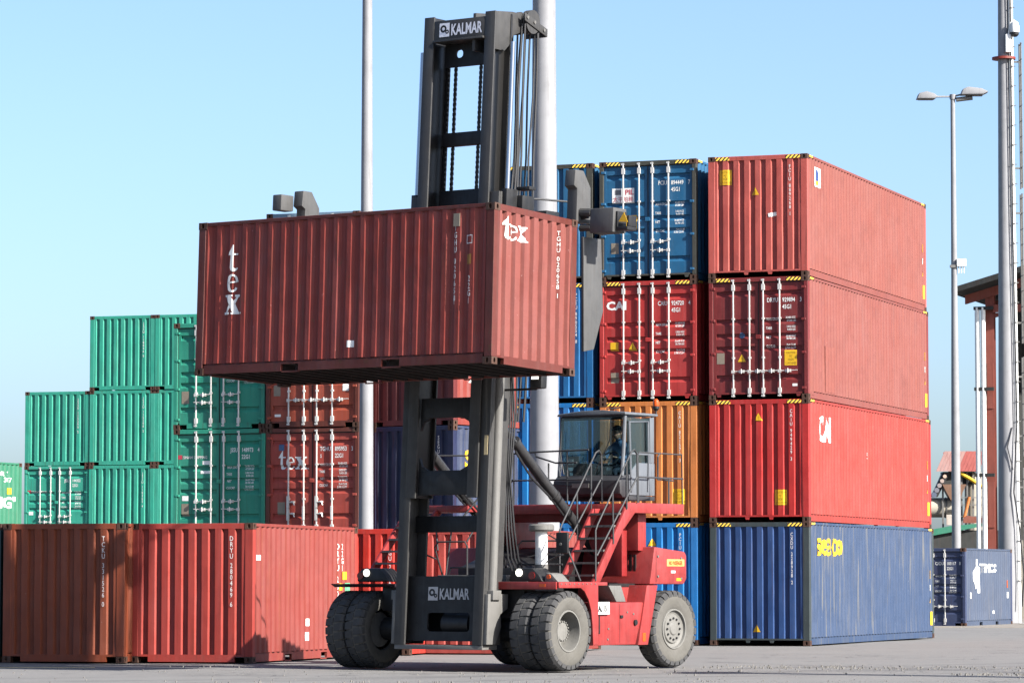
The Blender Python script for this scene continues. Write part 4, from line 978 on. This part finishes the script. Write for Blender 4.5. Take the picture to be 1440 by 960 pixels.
cp('hydraulic_pipe', MB().tube([(-.8, .9, 3.35), (-.8, 2.2, 2.5), (-.75, 2.5, 2.2)], .02, 6), M_HOSE, bevel=0)
# cab
CX0, CX1, CY0, CY1, CZ0, CZ1 = .10, 1.50, 3.05, 4.03, 2.97, 4.50
M_CABG = paint('cab_grey_paint', (128, 134, 142), rust=.04, rough=.45, rustcol=(100, 100, 100), dent=.002, chips=.1, scale=2)
M_CABD = paint('cab_dark_trim', (62, 62, 66), rust=.04, rough=.5, rustcol=(80, 80, 80), dent=.002, chips=.1, scale=2)
cp('cab_base', MB().prism([(CY0-.18, 3.06), (CY0-.20, 3.30), (CY0-.05, 3.40), (CY0+.12, 3.40), (CY0+.12, 2.99), (CY0-.08, 2.99)], 'x', CX0-.02, CX1+.01), M_CABD, bevel=.05)
cp('cab_floor', MB().box(CX0, CX1, CY0+.121, CY1, 2.95, 3.03), M_CABD)
cp('bumper_label', MB().box(.50, .86, CY0-.207, CY0-.195, 3.17, 3.25), M_LGREY, bevel=0)
cp('cab_side_panel', MB().prism([(CY0+.14, 3.04), (CY0+.14, 3.40), (CY0+.40, 3.62), (CY1, 3.62), (CY1, 3.04)], 'x', CX1-.05, CX1), M_CABG)
cp('cab_side_panel', MB().box(CX0, CX0+.05, CY0+.14, CY1, 3.04, 3.6), M_CABG)
cp('cab_rear_panel', MB().box(CX0+.06, CX1-.06, CY1-.05, CY1, 3.04, 3.65), M_CABG)
cp('cab_roof', MB().prism([(CX0-.03, 4.46), (CX0+.0, 4.50), (CX0+.5, 4.55), (CX0+.95, 4.555), (CX1+.04, 4.51), (CX1+.04, 4.465)], 'y', CY0-.06, CY1+.06), M_CABG, bevel=.02)
for x, y0, y1 in ((CX0+.03, CY0, CY0), (CX1-.03, CY0, CY0), (CX0+.03, CY1-.04, CY1-.04), (CX1-.03, CY1-.06, CY1-.04)):
    cp('cab_pillar', MB().tube([(x, y0-(.06 if y0 == CY0 else 0), 3.38), (x, y0, 3.9), (x, y1+(.04 if y0 == CY0 else 0), 4.45)], .035, 8), M_CABG, bevel=0)
cp('rear_pillar_cover', MB().box(CX1-.10, CX1+.004, CY1-.16, CY1-.02, 3.62, 4.44), M_CABG)
cp('door_frame', MB().tube([(CX1+.01, CY0+.20, 3.10), (CX1+.01, CY0+.16, 3.55), (CX1+.01, CY0+.12, 4.34), (CX1+.01, CY1-.24, 4.36), (CX1+.01, CY1-.22, 3.60), (CX1+.01, CY1-.24, 3.12)], .022, 6), M_CABG, bevel=0)
cp('door_rail', MB().box(CX1-.02, CX1+.02, CY0+.14, CY1-.16, 3.76, 3.80), M_CABG)
cp('windscreen', MB().box(CX0+.06, CX1-.06, CY0-.02, CY0-.014, 3.40, 4.42), M_GLASS, bevel=0)
cp('side_window', MB().box(CX1-.02, CX1-.014, CY0+.08, CY1-.1, 3.45, 4.42), M_GLASS, bevel=0)
cp('side_window', MB().box(CX0+.02, CX0+.026, CY0+.08, CY1-.1, 3.45, 4.42), M_GLASS, bevel=0)
cp('rear_window', MB().box(CX0+.06, CX1-.06, CY1-.04, CY1-.034, 3.66, 4.42), M_GLASS, bevel=0)
cp('wiper', MB().tube([(.9, CY0-.09, 3.42), (1.22, CY0-.08, 4.0), (1.24, CY0-.08, 4.35)], .01, 5), M_BLACK, bevel=0)
cp('wiper', MB().tube([(.2, CY0-.09, 4.2), (.18, CY0-.10, 3.8), (.25, CY0-.09, 3.42)], .012, 5), M_BLACK, bevel=0)
cp('roof_visor', MB().box(CX0+.05, CX1-.05, CY0-.01, CY0+.02, 4.38, 4.46), M_CABD)
seat = cp('driver_seat', MB().box(.78, 1.22, 3.42, 3.86, 3.30, 3.42).box(.80, 1.20, 3.80, 3.92, 3.43, 4.02).box(.90, 1.10, 3.5, 3.78, 3.04, 3.30), M_BLACK, bevel=.04)
cp('console', MB().box(.62, .76, 3.2, 3.75, 3.04, 3.56).box(.3, .62, 3.16, 3.3, 3.04, 3.62), M_CABD, bevel=.03)
sw = [(.98+.17*math.cos(k*math.pi/9), 3.36+.10*math.sin(k*math.pi/9), 3.70+.13*math.sin(k*math.pi/9)) for k in range(19)]
cp('steering_wheel', MB().tube(sw, .014, 6, False).tube([(.98, 3.36, 3.70), (.98, 3.22, 3.45), (.98, 3.2, 3.1)], .02, 6).tube([(.81, 3.36, 3.70), (1.15, 3.36, 3.70)], .012, 5), M_BLACK, bevel=0)
cp('monitor', MB().box(.20, .44, 3.16, 3.20, 3.55, 3.75), M_CABD); cp('manual_papers', MB().box(.22, .32, 3.155, 3.159, 3.6, 3.7), M_WHITE, bevel=0)
cp('jacket', MB().tube([(1.35, 3.88, 3.62), (1.38, 3.80, 3.45), (1.3, 3.7, 3.3)], [.06, .09, .12], 8), plain('pale_cloth', (150, 180, 200), .9), bevel=0)
# beacon
bc = cp('beacon', MB().lathe([(0, 0), (0, .055), (.05, .06), (.10, .05), (.13, .02), (.13, 0)], (1.45, 4.16, 4.66), 'z', 16), M_ORANGE, bevel=0)
cp('base', MB().lathe([(0, 0), (0, .03), (.04, .06), (.08, .06), (.08, 0)], (1.45, 4.16, 4.575), 'z', 16).tube([(1.45, 4.16, 4.58), (1.47, 4.14, 4.50), (1.42, 4.05, 4.46)], .015, 6), M_BLACK, bc, 0)
for x in (.95, 1.05): cp('aerial', MB().tube([(x, 3.6, 4.56), (x, 3.6, 4.62), (x-.14, 3.5, 4.60)], .012, 5), M_BLACK, bevel=0)
# railings
R = .016
def rail(*pts, r=R): return cp('handrail', MB().tube(pts, r, 6), M_RAIL, bevel=0)
rail((-.85, 2.25, 3.76), (.10, 2.25, 3.80), (.13, 2.25, 3.72), (.55, 2.25, 3.60), (1.0, 2.25, 3.60)); rail((.0, 2.25, 3.80), (1.25, 2.25, 3.82))
rail((-.85, 2.25, 3.30), (1.2, 2.25, 3.30)); rail((.40, 2.25, 3.60), (.40, 2.25, 3.22), (.9, 2.25, 3.20))
rail((-.35, 2.25, 2.86), (-.35, 2.25, 3.78)); rail((-.80, 2.25, 2.86), (-.80, 2.25, 3.76)); rail((-.80, 2.25, 3.30), (-.36, 2.25, 3.76)); rail((-.80, 2.25, 2.88), (-.36, 2.25, 3.32)); rail((.80, 2.25, 2.86), (.80, 2.25, 3.82))
rail((-2.15, 1.6, 3.76), (-.85, 2.25, 3.76)); rail((-2.15, 1.6, 2.86), (-2.15, 1.6, 3.76))
# platform side rails
rail((2.19, 2.40, 2.88), (2.19, 2.38, 3.72), (2.19, 2.42, 3.76), (2.19, 3.84, 3.76), (2.19, 3.86, 2.74)); rail((2.19, 2.40, 3.33), (2.19, 3.88, 3.33)); rail((2.19, 3.10, 3.76), (2.19, 3.04, 3.70), (2.19, 3.04, 3.30), (2.0, 3.86, 3.30)); rail((2.19, 3.4, 3.32), (2.19, 3.4, 2.8))
rail((2.19, 3.86, 3.76), (.9, 3.95, 3.76)) if 0 else None
# stair handrails
for X in (1.50, 2.24):
    rail((X, 2.30, 2.88), (X, 2.28, 3.72), (X, 2.20, 3.80), (X, 2.10, 3.76), (X, 1.02, 2.48), (X, .96, 2.38), (X, .96, 1.52)); rail((X, 1.95, 3.60), (X, 1.95, 2.76)); rail((X, 1.5, 3.05), (X, 1.52, 2.16)); rail((X, 2.28, 3.32), (X, 1.0, 1.95))
# loops and mirror on the fender
rail((1.15, .2, 1.52), (1.15, .2, 2.12), (1.2, .25, 2.20), (1.95, .3, 2.20), (2.05, .34, 2.12), (2.2, .55, 1.52)); rail((1.15, .2, 1.80), (2.0, .3, 1.80))
rail((2.0, .30, 2.20), (2.10, .10, 2.10), r=.014); rail((1.75, .25, 2.30), (2.05, .10, 2.20), r=.014); rail((1.72, .22, 1.84), (2.08, .10, 1.96), r=.014)
mr = cp('mirror', MB().box(2.02, 2.26, .06, .12, 1.98, 2.34), M_BLACK, bevel=.025); cp('mirror_bolt', MB().tube([(2.12, .05, 2.14), (2.12, .065, 2.14)], .025, 8), M_LGREY, mr, 0)
for y in (.0, .12): cp('step_hoop', MB().tube([(1.2, y, 1.5), (1.2, y, 1.66), (1.42, y, 1.66), (1.5, y+.1, 1.5)], .014, 6), M_LGREY, bevel=0)
# rails on the left fender side, seen through the mast
rail((-.9, .9, 1.5), (-.9, .6, 2.1), (-.82, .6, 2.2), (-.25, .6, 2.2), (-.2, .6, 2.12), (-.2, .6, 1.5)); rail((-.9, .65, 1.9), (-1.5, .5, 2.15)); rail((-.62, .6, 1.5), (-.55, .6, 1.75), (-.2, .6, 1.75))
rail((-1.1, .9, 2.6), (-.9, .7, 2.05)); rail((-.35, 1.2, 3.0), (-.75, .9, 2.4), (-.8, .8, 1.6)); rail((-.05, 1.2, 3.0), (-.35, .8, 2.2))
cp('hood_plate', MB().box(-.55, .9, .2, .9, 1.5, 1.62), M_LGREY); 

# wheels
def tyre_me():
    mb = MB(); w = .40
    prof = [(-.12, .36), (-.17, .37), (-.192, .42), (-.20, .52), (-.192, .60), (-.170, .635), (-.12, .655), (-.07, .678), (.07, .678), (.12, .655), (.170, .635), (.192, .60), (.20, .52), (.192, .42), (.17, .37), (.12, .36)]
    mb.lathe(prof, (0, 0, 0), 'x', 56)
    return mb.mesh('tyre', M_TYRE)
def tread_me():
    mb = MB(); n = 27
    for sd in (-1, 1):
        for k in range(n):
            a0 = 2*math.pi*(k+(.5 if sd > 0 else 0))/n; da = 2*math.pi/n*.80
            def pt(x, r, a): return (x, r*math.cos(a), r*math.sin(a))
            vs = []
            for (x, r, sk) in ((sd*.015, .660, .12), (sd*.015, .689, .12), (sd*.15, .689, .0), (sd*.196, .655, -.0), (sd*.199, .585, 0.0), (sd*.16, .60, 0)):
                for e in (0, .5, 1): vs.append(pt(x, r, a0+da*e+sk*da*sd))
            fs = []
            for i in range(6):
                j = (i+1) % 6
                for e in (0, 1): fs.append((i*3+e, i*3+e+1, j*3+e+1, j*3+e))
            for e in (0, 2): fs.append(tuple(i*3+e for i in range(6)))
            mb.add(vs, fs)
    return mb.mesh('tread', M_TREAD)
TY, TR = tyre_me(), tread_me()
def wheel(x, y, rz=0, kind='dual_out', sx=1):
    w_ = bpy.data.objects.new('wheel', None); COL.objects.link(w_); w_.parent = mach; w_.location = (x, y, .676); w_.rotation_euler = (0, 0, rz); w_.scale = (.98, .98, .98)
    a0 = random.random()*6
    for nm, me in (('tyre', TY), ('tread', TR)):
        o = link(nm, me, w_); o.rotation_euler = (a0, 0, 0)
    m_ = MB()
    if kind == 'dual_out': prof = [(.15, .37), (.175, .36), (.175, .335), (.10, .325), (-.10, .315), (-.14, .30), (-.14, .0)]
    elif kind == 'inner': prof = [(-.15, .37), (-.175, .36), (-.16, .33), (.1, .31), (.12, .0)]
    else: prof = [(.15, .37), (.185, .36), (.185, .335), (.14, .325), (.12, .27), (.15, .25), (.155, .12), (.175, .10), (.18, .0)]
    m_.lathe([(t*sx, r) for t, r in prof], (0, 0, 0), 'x', 40); cp('rim', m_, M_RIM, w_, 0)
    if kind == 'dual_out':
        h = MB().lathe([(-.14*sx, .0), (-.14*sx, .19), (.02*sx, .18), (.04*sx, .16), (.05*sx, .0)], (0, 0, 0), 'x', 24); hb = cp('hub', h, M_RIM, w_, 0)
        for k in range(18):
            a = k*math.pi/9; cp('nut', MB().tube([(.03*sx, .165*math.cos(a), .165*math.sin(a)), (.06*sx, .165*math.cos(a), .165*math.sin(a))], .014, 6), M_RIM, w_, 0)
    elif kind == 'steer':
        for k in range(12):
            a = k*math.pi/6; cp('nut', MB().tube([(.15*sx, .19*math.cos(a), .19*math.sin(a)), (.175*sx, .19*math.cos(a), .19*math.sin(a))], .020, 6), M_BLACK, w_, 0)
    return w_
wheel(2.36-.20, 0); wheel(2.36-.62, 0, kind='inner', sx=-1); wheel(-2.36+.20, 0, kind='dual_out', sx=-1); wheel(-2.36+.62, 0, kind='inner', sx=1)
wheel(2.28-.20, 3.48, rad(-4), 'steer'); wheel(-1.15, 3.48, rad(-4), 'steer', -1)

# ------------------------------------------------------------------ driver
def skin_body(name, verts, edges, radii, mat, parent, sub=2, root=0):
    me = bpy.data.meshes.new(name); me.from_pydata(verts, edges, []); o = bpy.data.objects.new(name, me); COL.objects.link(o)
    sk = o.modifiers.new('skin', 'SKIN'); 
    for i, r in enumerate(radii): me.skin_vertices[0].data[i].radius = (r, r) if not isinstance(r, tuple) else r; me.skin_vertices[0].data[i].use_root = (i == root)
    sb_ = o.modifiers.new('sub', 'SUBSURF'); sb_.levels = sub; sb_.render_levels = sub
    dg = bpy.context.evaluated_depsgraph_get(); m2 = bpy.data.meshes.new_from_object(o.evaluated_get(dg)); bpy.data.objects.remove(o); m2.name = name
    m2.materials.clear(); m2.materials.append(mat); m2.shade_smooth(); return link(name, m2, parent)
loc = mach.matrix_basis @ Vector((1.0, 3.62, 3.03)) if False else None
Mm = Matrix.Translation(Vector((-.958, 61.157, 0))) @ Matrix.Rotation(-AY, 4, 'Z')
drv = thing('person', 'driver in dark cap and pale blue jacket sitting at the wheel inside the cab', 'person', Mm @ Vector((.98, 3.60, 3.03)), -AY, None)
M_SKIN = plain('skin', (196, 140, 112), .6); M_JACK = plain('work_jacket', (84, 108, 140), .85); M_TROU = plain('dark_trousers', (40, 44, 58), .9); M_CAP = plain('dark_cap', (34, 44, 48), .8)
# body: pelvis, chest, shoulders, arms to the wheel, legs bent at the knee
V = [(0, .05, .48), (0, .08, .62), (0, .09, .78), (0, .08, .90), (0, .05, .985), (0, .02, 1.06),
     (-.19, .08, .88), (-.24, -.05, .68), (-.13, -.20, .68), (.19, .08, .88), (.24, -.05, .68), (.13, -.20, .68),
     (-.10, .0, .46), (-.13, -.32, .48), (-.13, -.34, .10), (-.13, -.46, .06), (.10, .0, .46), (.13, -.32, .48), (.13, -.34, .10), (.13, -.46, .06)]
Ed = [(0, 1), (1, 2), (2, 3), (3, 4), (4, 5), (3, 6), (6, 7), (7, 8), (3, 9), (9, 10), (10, 11), (0, 12), (12, 13), (13, 14), (14, 15), (0, 16), (16, 17), (17, 18), (18, 19)]
Rd = [.14, .14, (.16, .12), (.14, .10), .055, .05, .072, .05, .034, .072, .05, .034, .09, .065, .045, .04, .09, .065, .045, .04]
skin_body('body', V, Ed, Rd, M_JACK, drv)
skin_body('trousers', [(0, .05, .47), (-.10, .0, .46), (-.13, -.32, .485), (-.13, -.34, .12), (.10, .0, .46), (.13, -.32, .485), (.13, -.34, .12)], [(0, 1), (1, 2), (2, 3), (0, 4), (4, 5), (5, 6)], [.15, .10, .074, .056, .10, .074, .056], M_TROU, drv)
hd = MB().lathe([(-.115, 0), (-.112, .03), (-.09, .058), (-.05, .074), (0, .080), (.05, .082), (.09, .066), (.115, .03), (.12, 0)], (0, .0, 1.14), 'z', 20)
hd.v = [(x*.92, y*1.12-(.02 if z < 1.10 else 0), z) for x, y, z in hd.v]
H = part('head', hd, M_SKIN, drv)
part('nose', MB().prism([(-.085, 1.15), (-.115, 1.112), (-.08, 1.10)], 'x', -.012, .012), M_SKIN, H, .004)
part('mouth', MB().box(-.025, .025, -.092, -.085, 1.068, 1.076), plain('lips', (150, 80, 76), .6), H)
for x in (-.03, .03): part('eye', MB().box(x-.012, x+.012, -.090, -.082, 1.138, 1.150), M_BLK, H)
for x in (-1, 1): part('ear', MB().tube([(x*.072, .0, 1.10), (x*.082, .0, 1.13), (x*.078, .01, 1.165)], .012, 6), M_SKIN, H)
part('cap', MB().lathe([(0, .084), (.03, .088), (.07, .074), (.095, .04), (.10, 0)], (0, .0, 1.18), 'z', 18).prism([(-.07, 1.185), (-.16, 1.175), (-.16, 1.183), (-.07, 1.20)], 'x', -.06, .06), M_CAP, H)
for sx in (-1, 1):
    hv = [(sx*.13, -.20, .68), (sx*.125, -.25, .69)]; he = [(0, 1)]; hr = [.030, .032]
    for f in range(4):
        b = len(hv); y = -.27; x = sx*(.105+.014*f); hv += [(x, -.275, .69+.004*f), (x, -.305, .705-.004*f), (x, -.30, .68)]; he += [(1, b), (b, b+1), (b+1, b+2)]; hr += [.010, .009, .008]
    b = len(hv); hv += [(sx*.095, -.25, .70), (sx*.085, -.275, .715)]; he += [(1, b), (b, b+1)]; hr += [.011, .009]
    skin_body('hand', hv, he, hr, M_SKIN, drv, 1)

# ------------------------------------------------------------------ poles
def pole(name, label, cat, x, y, pts, n=24, mat=None):
    t = thing(name, label, cat, (x, y, 0)); part('pole_shaft', MB().tube([(0, 0, z) for z, r in pts], [r for z, r in pts], n), mat or M_POLE, t); return t
def flange(t, r, z=0): part('base_flange', MB().tube([(0, 0, z), (0, 0, z+.04)], r, 20), M_POLE, t)
t = pole('light_mast', 'thick tapered galvanised pole rising behind the machine and lifted container', 'light mast', .735, 80.4, [(0, .37), (3, .345), (9, .30), (15, .262), (24, .2)], 16)
flange(t, .55); part('weld_seam', MB().tube([(0, 0, 7.9), (0, 0, 7.93)], .315, 16), M_POLE, t)
part('access_door', MB().box(-.10, .10, -.375, -.35, .6, 1.1), M_POLE, t); part('lamp_ring', MB().lathe([(-.1, .2), (-.1, .9), (.1, .9), (.1, .2)], (0, 0, 24), 'z', 24), M_POLE, t)
t = pole('light_pole', 'slim white pole standing left of the machine behind the front row', 'light pole', -3.38, 82.0, [(0, .185), (3, .17), (8, .15), (15, .115), (18, .10)], 20); flange(t, .3)
part('lamp_head', MB().box(-.2, .2, -1.0, .0, 18, 18.12), M_POLE, t, .03)
def double_lamp(x, y, label, h=19.35, r0=.17, r1=.085):
    t = pole('lamp_post', label, 'lamp post', x, y, [(0, r0), (6.5, r0*.95), (12, .115), (h, r1)], 18); flange(t, .3)
    a = part('lamp_arm', MB().tube([(-.9, -.1, h-.02), (0, 0, h+.0), (.62, .05, h+.16)], .035, 8), M_POLE, t)
    part('arm_socket', MB().tube([(0, 0, h-.10), (0, 0, h+.08)], r1+.03, 12), M_POLE, t)
    L1 = MB().prism([(-1.36, h-.12), (-1.28, h+.08), (-1.0, h+.15), (-.72, h+.06), (-.60, h-.04), (-.70, h-.12)], 'y', -.45, .12); lh = part('lamp_head', L1, M_POLE, t, .03)
    part('lens', MB().box(-1.28, -.74, -.40, .06, h-.135, h-.122), M_LGREY, lh)
    L2 = MB().prism([(.28, h+.05), (.36, h+.26), (.55, h+.34), (1.05, h+.28), (1.30, h+.15), (1.1, h+.06)], 'y', -.30, .25); lh = part('lamp_head', L2, M_POLE, t, .04)
    part('lens', MB().box(.5, 1.1, -.25, .2, h+.03, h+.052), M_LGREY, lh)
    part('ballast', MB().tube([(.12, -.05, h-.12), (.72, -.05, h-.05)], .085, 12), M_LGREY, t)
    return t
t = double_lamp(16.3, 130, 'lamp post with two lamp heads standing right of the stacks')
part('antenna_box', MB().box(.08, .42, -.2, .05, 13.05, 13.32), M_WHITE, t, .01)
part('antenna_bracket', MB().box(-.16, .08, -.16, .0, 13.0, 13.1), M_LGREY, t)
for k in range(3): part('aerial', MB().tube([(.15+.1*k, -.1, 13.05), (.15+.1*k, -.1, 12.8)], .02, 6), M_WHITE, t)
t = pole('lamp_post', 'thick light mast beyond the right edge of the photo, its shadow on the yard', 'light mast', 24.6, 44.7, [(0, .55), (6, .5), (16.6, .30)], 16)
part('lamp_head', MB().box(-.5, .5, -.8, .5, 16.55, 16.8), M_POLE, t, .03)
# tall mast with ladder, cable and camera
t = pole('antenna_mast', 'tall steel mast with ladder and white dome camera near the right edge', 'mast', 17.50, 125, [(0, .36), (3.4, .34), (12, .26), (22, .19), (27, .16)], 20); flange(t, .55)
part('conduit', MB().tube([(.34, -.16, 0), (.30, -.16, 9.0), (.25, -.16, 16), (.22, -.16, 27)], .085, 10), M_WHITE, t)
part('cable', MB().tube([(.20, -.30, 27), (.22, -.30, 14), (.30, -.33, 7.0), (.16, -.40, 4.6), (.34, -.40, 3.4), (.48, -.45, 1.7), (.40, -.45, .6)], .026, 6), M_HOSE, t)
part('cable', MB().tube([(.13, -.32, 6.9), (-.05, -.36, 6.2), (.14, -.38, 5.4)], .018, 6), M_HOSE, t)
for z0, z1 in ((1.6, 5.5), (5.9, 9.4), (9.9, 15.2), (15.4, 20.6)):
    ld = part('ladder', MB().tube([(.62, -.05, z0), (.60, -.05, z1)], .03, 6).tube([(.62, .35, z0), (.60, .35, z1)], .03, 6), M_LGREY, t)
    z = z0+.2
    while z < z1: part('rung', MB().tube([(.61, -.16, z), (.61, .40, z)], .018, 5), M_LGREY, ld); z += .55
    for z in (z0+.7, z1-.7): part('ladder_bracket', MB().box(.2, .62, -.06, -.02, z-.03, z+.03), M_LGREY, t)
for i in range(30): part('cable_clip', MB().box(.18+.004*(30-i), .36+.004*(30-i), -.27, -.25, 1.5+.7*i, 1.53+.7*i), M_LGREY, t)
part('clamp_ring', MB().lathe([(-.04, .20), (-.04, .42), (.04, .42), (.04, .20)], (0, 0, 20.03), 'z', 20), C_HELD, t)
cm = part('camera_housing', MB().box(.02, .22, -.42, -.24, 20.2, 20.85), M_WHITE, t, .03)
part('camera_arm', MB().tube([(.12, -.35, 20.8), (.2, -.4, 21.25), (.34, -.42, 21.35)], .03, 6), M_WHITE, t)
cm = part('dome_camera', MB().lathe([(-.1, .16), (.1, .17), (.25, .12), (.32, .03)], (.34, -.42, 21.0), 'z', 16), M_WHITE, t); part('dome_lens', MB().lathe([(-.17, 0), (-.15, .08), (-.09, .14), (0, .155)], (.34, -.42, 20.9), 'z', 16), M_BLK, cm)

# ------------------------------------------------------------------ the open shed at the right
M_RUSTB = paint('red_oxide_beam', (176, 92, 76), rust=.3, rough=.7, rustcol=(120, 60, 46))
M_DARKC = paint('dark_cladding', (60, 62, 60), rust=.1, rough=.8, chips=0)
M_CREAM = paint('cream_plinth', (226, 216, 196), rust=.1, rough=.8, rustcol=(150, 140, 120), chips=0)
shed = thing('open_shed', 'tall open shed with red oxide steel columns and dark roof at the right edge', 'building', (18.95, 140, 0), -.35)
for k in range(3):
    x = k*5.8; cl = part('column', MB().box(x-.17, x+.17, -.03, 0, .5, 12.9).box(x-.17, x+.17, .27, .30, .5, 12.9).box(x-.02, x+.02, .001, .27, .5, 12.9), M_RUSTB, shed)
    for z in (3.6, 8.3): part('batten_plate', MB().box(x-.12, x+.14, -.06, -.031, z, z+1.8), M_RUSTB, cl)
    part('bracket', MB().prism([(x+.18, 11.9), (x+.9, 12.09), (x+.18, 12.09)], 'y', .0, .12), M_RUSTB, cl)
part('roof', MB().prism([(-1.25, 12.80), (12, 16.45), (12, 16.75), (-1.25, 13.02)], 'y', -1.3, 10), M_DARKC, shed)
part('rafter', MB().prism([(-.95, 12.45), (12, 16.0), (12, 16.4), (-.95, 12.80)], 'y', -.20, -.04), M_RUSTB, shed)
part('rafter', MB().prism([(-.95, 12.45), (12, 16.0), (12, 16.4), (-.95, 12.80)], 'y', 4.0, 4.2), M_RUSTB, shed)
part('tie_beam', MB().box(.171, 5.8, -.18, -.04, 12.1, 12.4), M_RUSTB, shed)
part('back_wall', MB().prism([(.5, 0), (.5, 13.2), (11.8, 16.3), (11.8, 0)], 'y', 9.7, 9.9), M_DARKC, shed); part('end_wall', MB().box(.5, .7, .6, 9.6, 0, 13.1), M_DARKC, shed); part('end_wall', MB().box(11.6, 11.8, .6, 9.6, 0, 16.2), M_DARKC, shed)
part('plinth', MB().box(.95, 3.2, -.2, .1, 0, 3.1), M_CREAM, shed); part('doorway', MB().box(1.45, 1.95, -.24, -.201, .6, 2.2), M_BLK, shed); part('window', MB().box(1.35, 2.6, -.1, .05, 3.25, 6.0), M_DARKC, shed)
for xx in (-.45, -.22): 
    dp = part('drain_pipe', MB().tube([(xx, -.25, .6), (xx, -.25, 12.3)], .10, 12), M_WHITE, shed)
for z in (5.6, 9.0, 12.2): part('pipe_clamp', MB().box(-.58, .2, -.34, -.2, z, z+.13), M_DARKC, shed)
rb = thing('kerb_wall', 'low pale concrete block with cables at the foot of the tall mast', 'plinth', (17.9, 122.5, 0))
part('block', MB().box(0, 1.6, 0, .8, 0, .35), M_CREAM, rb, .03)
for k in range(5): part('cable', MB().tube([(.1+.2*k, -.1, .36), (.2+.2*k, -.3, .5-.05*k), (.5+.2*k, -.35, .12), (.9+.2*k, -.2, .1)], .025, 6), M_HOSE, rb)

# ------------------------------------------------------------------ silo plant far behind, right
M_TIN = paint('faded_tin_roof', (216, 168, 160), rust=.35, rough=.7, rustcol=(180, 100, 90), chips=0)
M_TIN2 = paint('red_tin_roof', (214, 112, 104), rust=.3, rough=.7, rustcol=(160, 80, 70), chips=0)
pl = thing('gravel_plant', 'old gravel plant with pink tin roof, hopper and pale tank beyond the stacks', 'plant building', (21.2, 170, 0))
for k in range(12):
    x = -.9+k*.17; part('roof_sheet', MB().prism([(x, 6.72), (x+.16, 6.72), (x+.16+.42, 7.68), (x+.42, 7.68)], 'y', -.6+.01*(k % 2), -.55+.01*(k % 2)), M_TIN if k < 6 else M_TIN2, pl)
part('roof_back', MB().prism([(-.45, 7.66), (1.0, 7.66), (1.28, 6.72), (-.2, 6.72)], 'y', .3, .36), M_TIN2, pl)
part('gable', MB().prism([(-.53, 6.74), (.33, 6.74), (.25, 7.0), (-.10, 7.62)], 'x', 1.12, 1.16), M_DARKC, pl)
part('hopper', MB().prism([(-.6, 6.1), (.55, 6.1), (.2, 5.35), (-.2, 5.35)], 'y', -.5, .3), paint('brown_hopper', (150, 110, 84), rust=.4), pl)
part('loft', MB().box(-.55, 1.0, -.2, .6, 6.11, 6.7), M_DARKC, pl)
part('conveyor_gallery', MB().prism([(-1.1, 5.5), (-.55, 6.7), (-.2, 6.7), (-.8, 5.5)], 'y', -.35, .1), M_BLK, pl)
for q in range(5): part('machine_part', MB().lathe([(-.1, 0), (-.1, .13-.01*q), (.1, .13-.01*q), (.1, 0)], (-1.0+.13*q, -.45, 5.6+.22*q), 'y', 10), plain('mixed_grey_%d' % q, (90+30*q, 100+20*q, 120+10*q)), pl)
part('tank', MB().lathe([(-1.4, 0), (-1.38, .35), (-1.3, .47), (.5, .47), (.58, .35), (.6, 0)], (-.35, .3, 5.0), 'x', 24), M_CREAM, pl)
part('tank_ring', MB().lathe([(-.03, .47), (-.03, .5), (.03, .5), (.03, .47)], (-.35, .3, 5.0), 'x', 24), M_LGREY, pl)
part('chute', MB().tube([(.25, -.4, 6.65), (.85, -.4, 6.3), (1.35, -.4, 5.95)], .09, 10), M_YEL, pl)
for x in (-1.2, -.55, .35, .62, .9, 1.25): part('steel_leg', MB().box(x-.04, x+.04, -.3, -.22, 3.9, 6.9 if x > 0 else 6.1), M_LGREY, pl)
for z in (4.55, 5.1, 5.45): part('walkway_rail', MB().box(.0, 1.4, -.42, -.38, z, z+.04), M_LGREY, pl)
part('silo', MB().tube([(1.05, .8, 3.5), (1.05, .8, 6.7)], .42, 16), M_CREAM, pl)
part('brown_beam', MB().tube([(.45, -.4, 4.5), (.7, -.4, 5.5)], .08, 8), C_ORG, pl)
part('stained_panel', MB().box(-.45, .1, -.8, -.7, 4.15, 4.65), paint('stained_panel', (226, 214, 200), rust=.75, rustcol=(170, 100, 70)), pl)
part('rusty_panel', MB().prism([(.35, 4.25), (1.35, 4.25), (1.35, 4.5), (.9, 4.55), (.5, 4.6), (.35, 4.45)], 'y', -.8, -.7), paint('rusty_panel', (160, 90, 70), rust=.8), pl)
part('green_band', MB().prism([(-1.1, 3.65), (1.4, 4.12), (1.4, 4.25), (-.3, 4.1), (-1.1, 3.95)], 'y', -.9, -.75), paint('green_band', (60, 150, 120), rust=.3), pl)
part('base_building', MB().box(-1.6, 3.5, -.7, 6, -.2, 3.9), M_DARKC, pl)
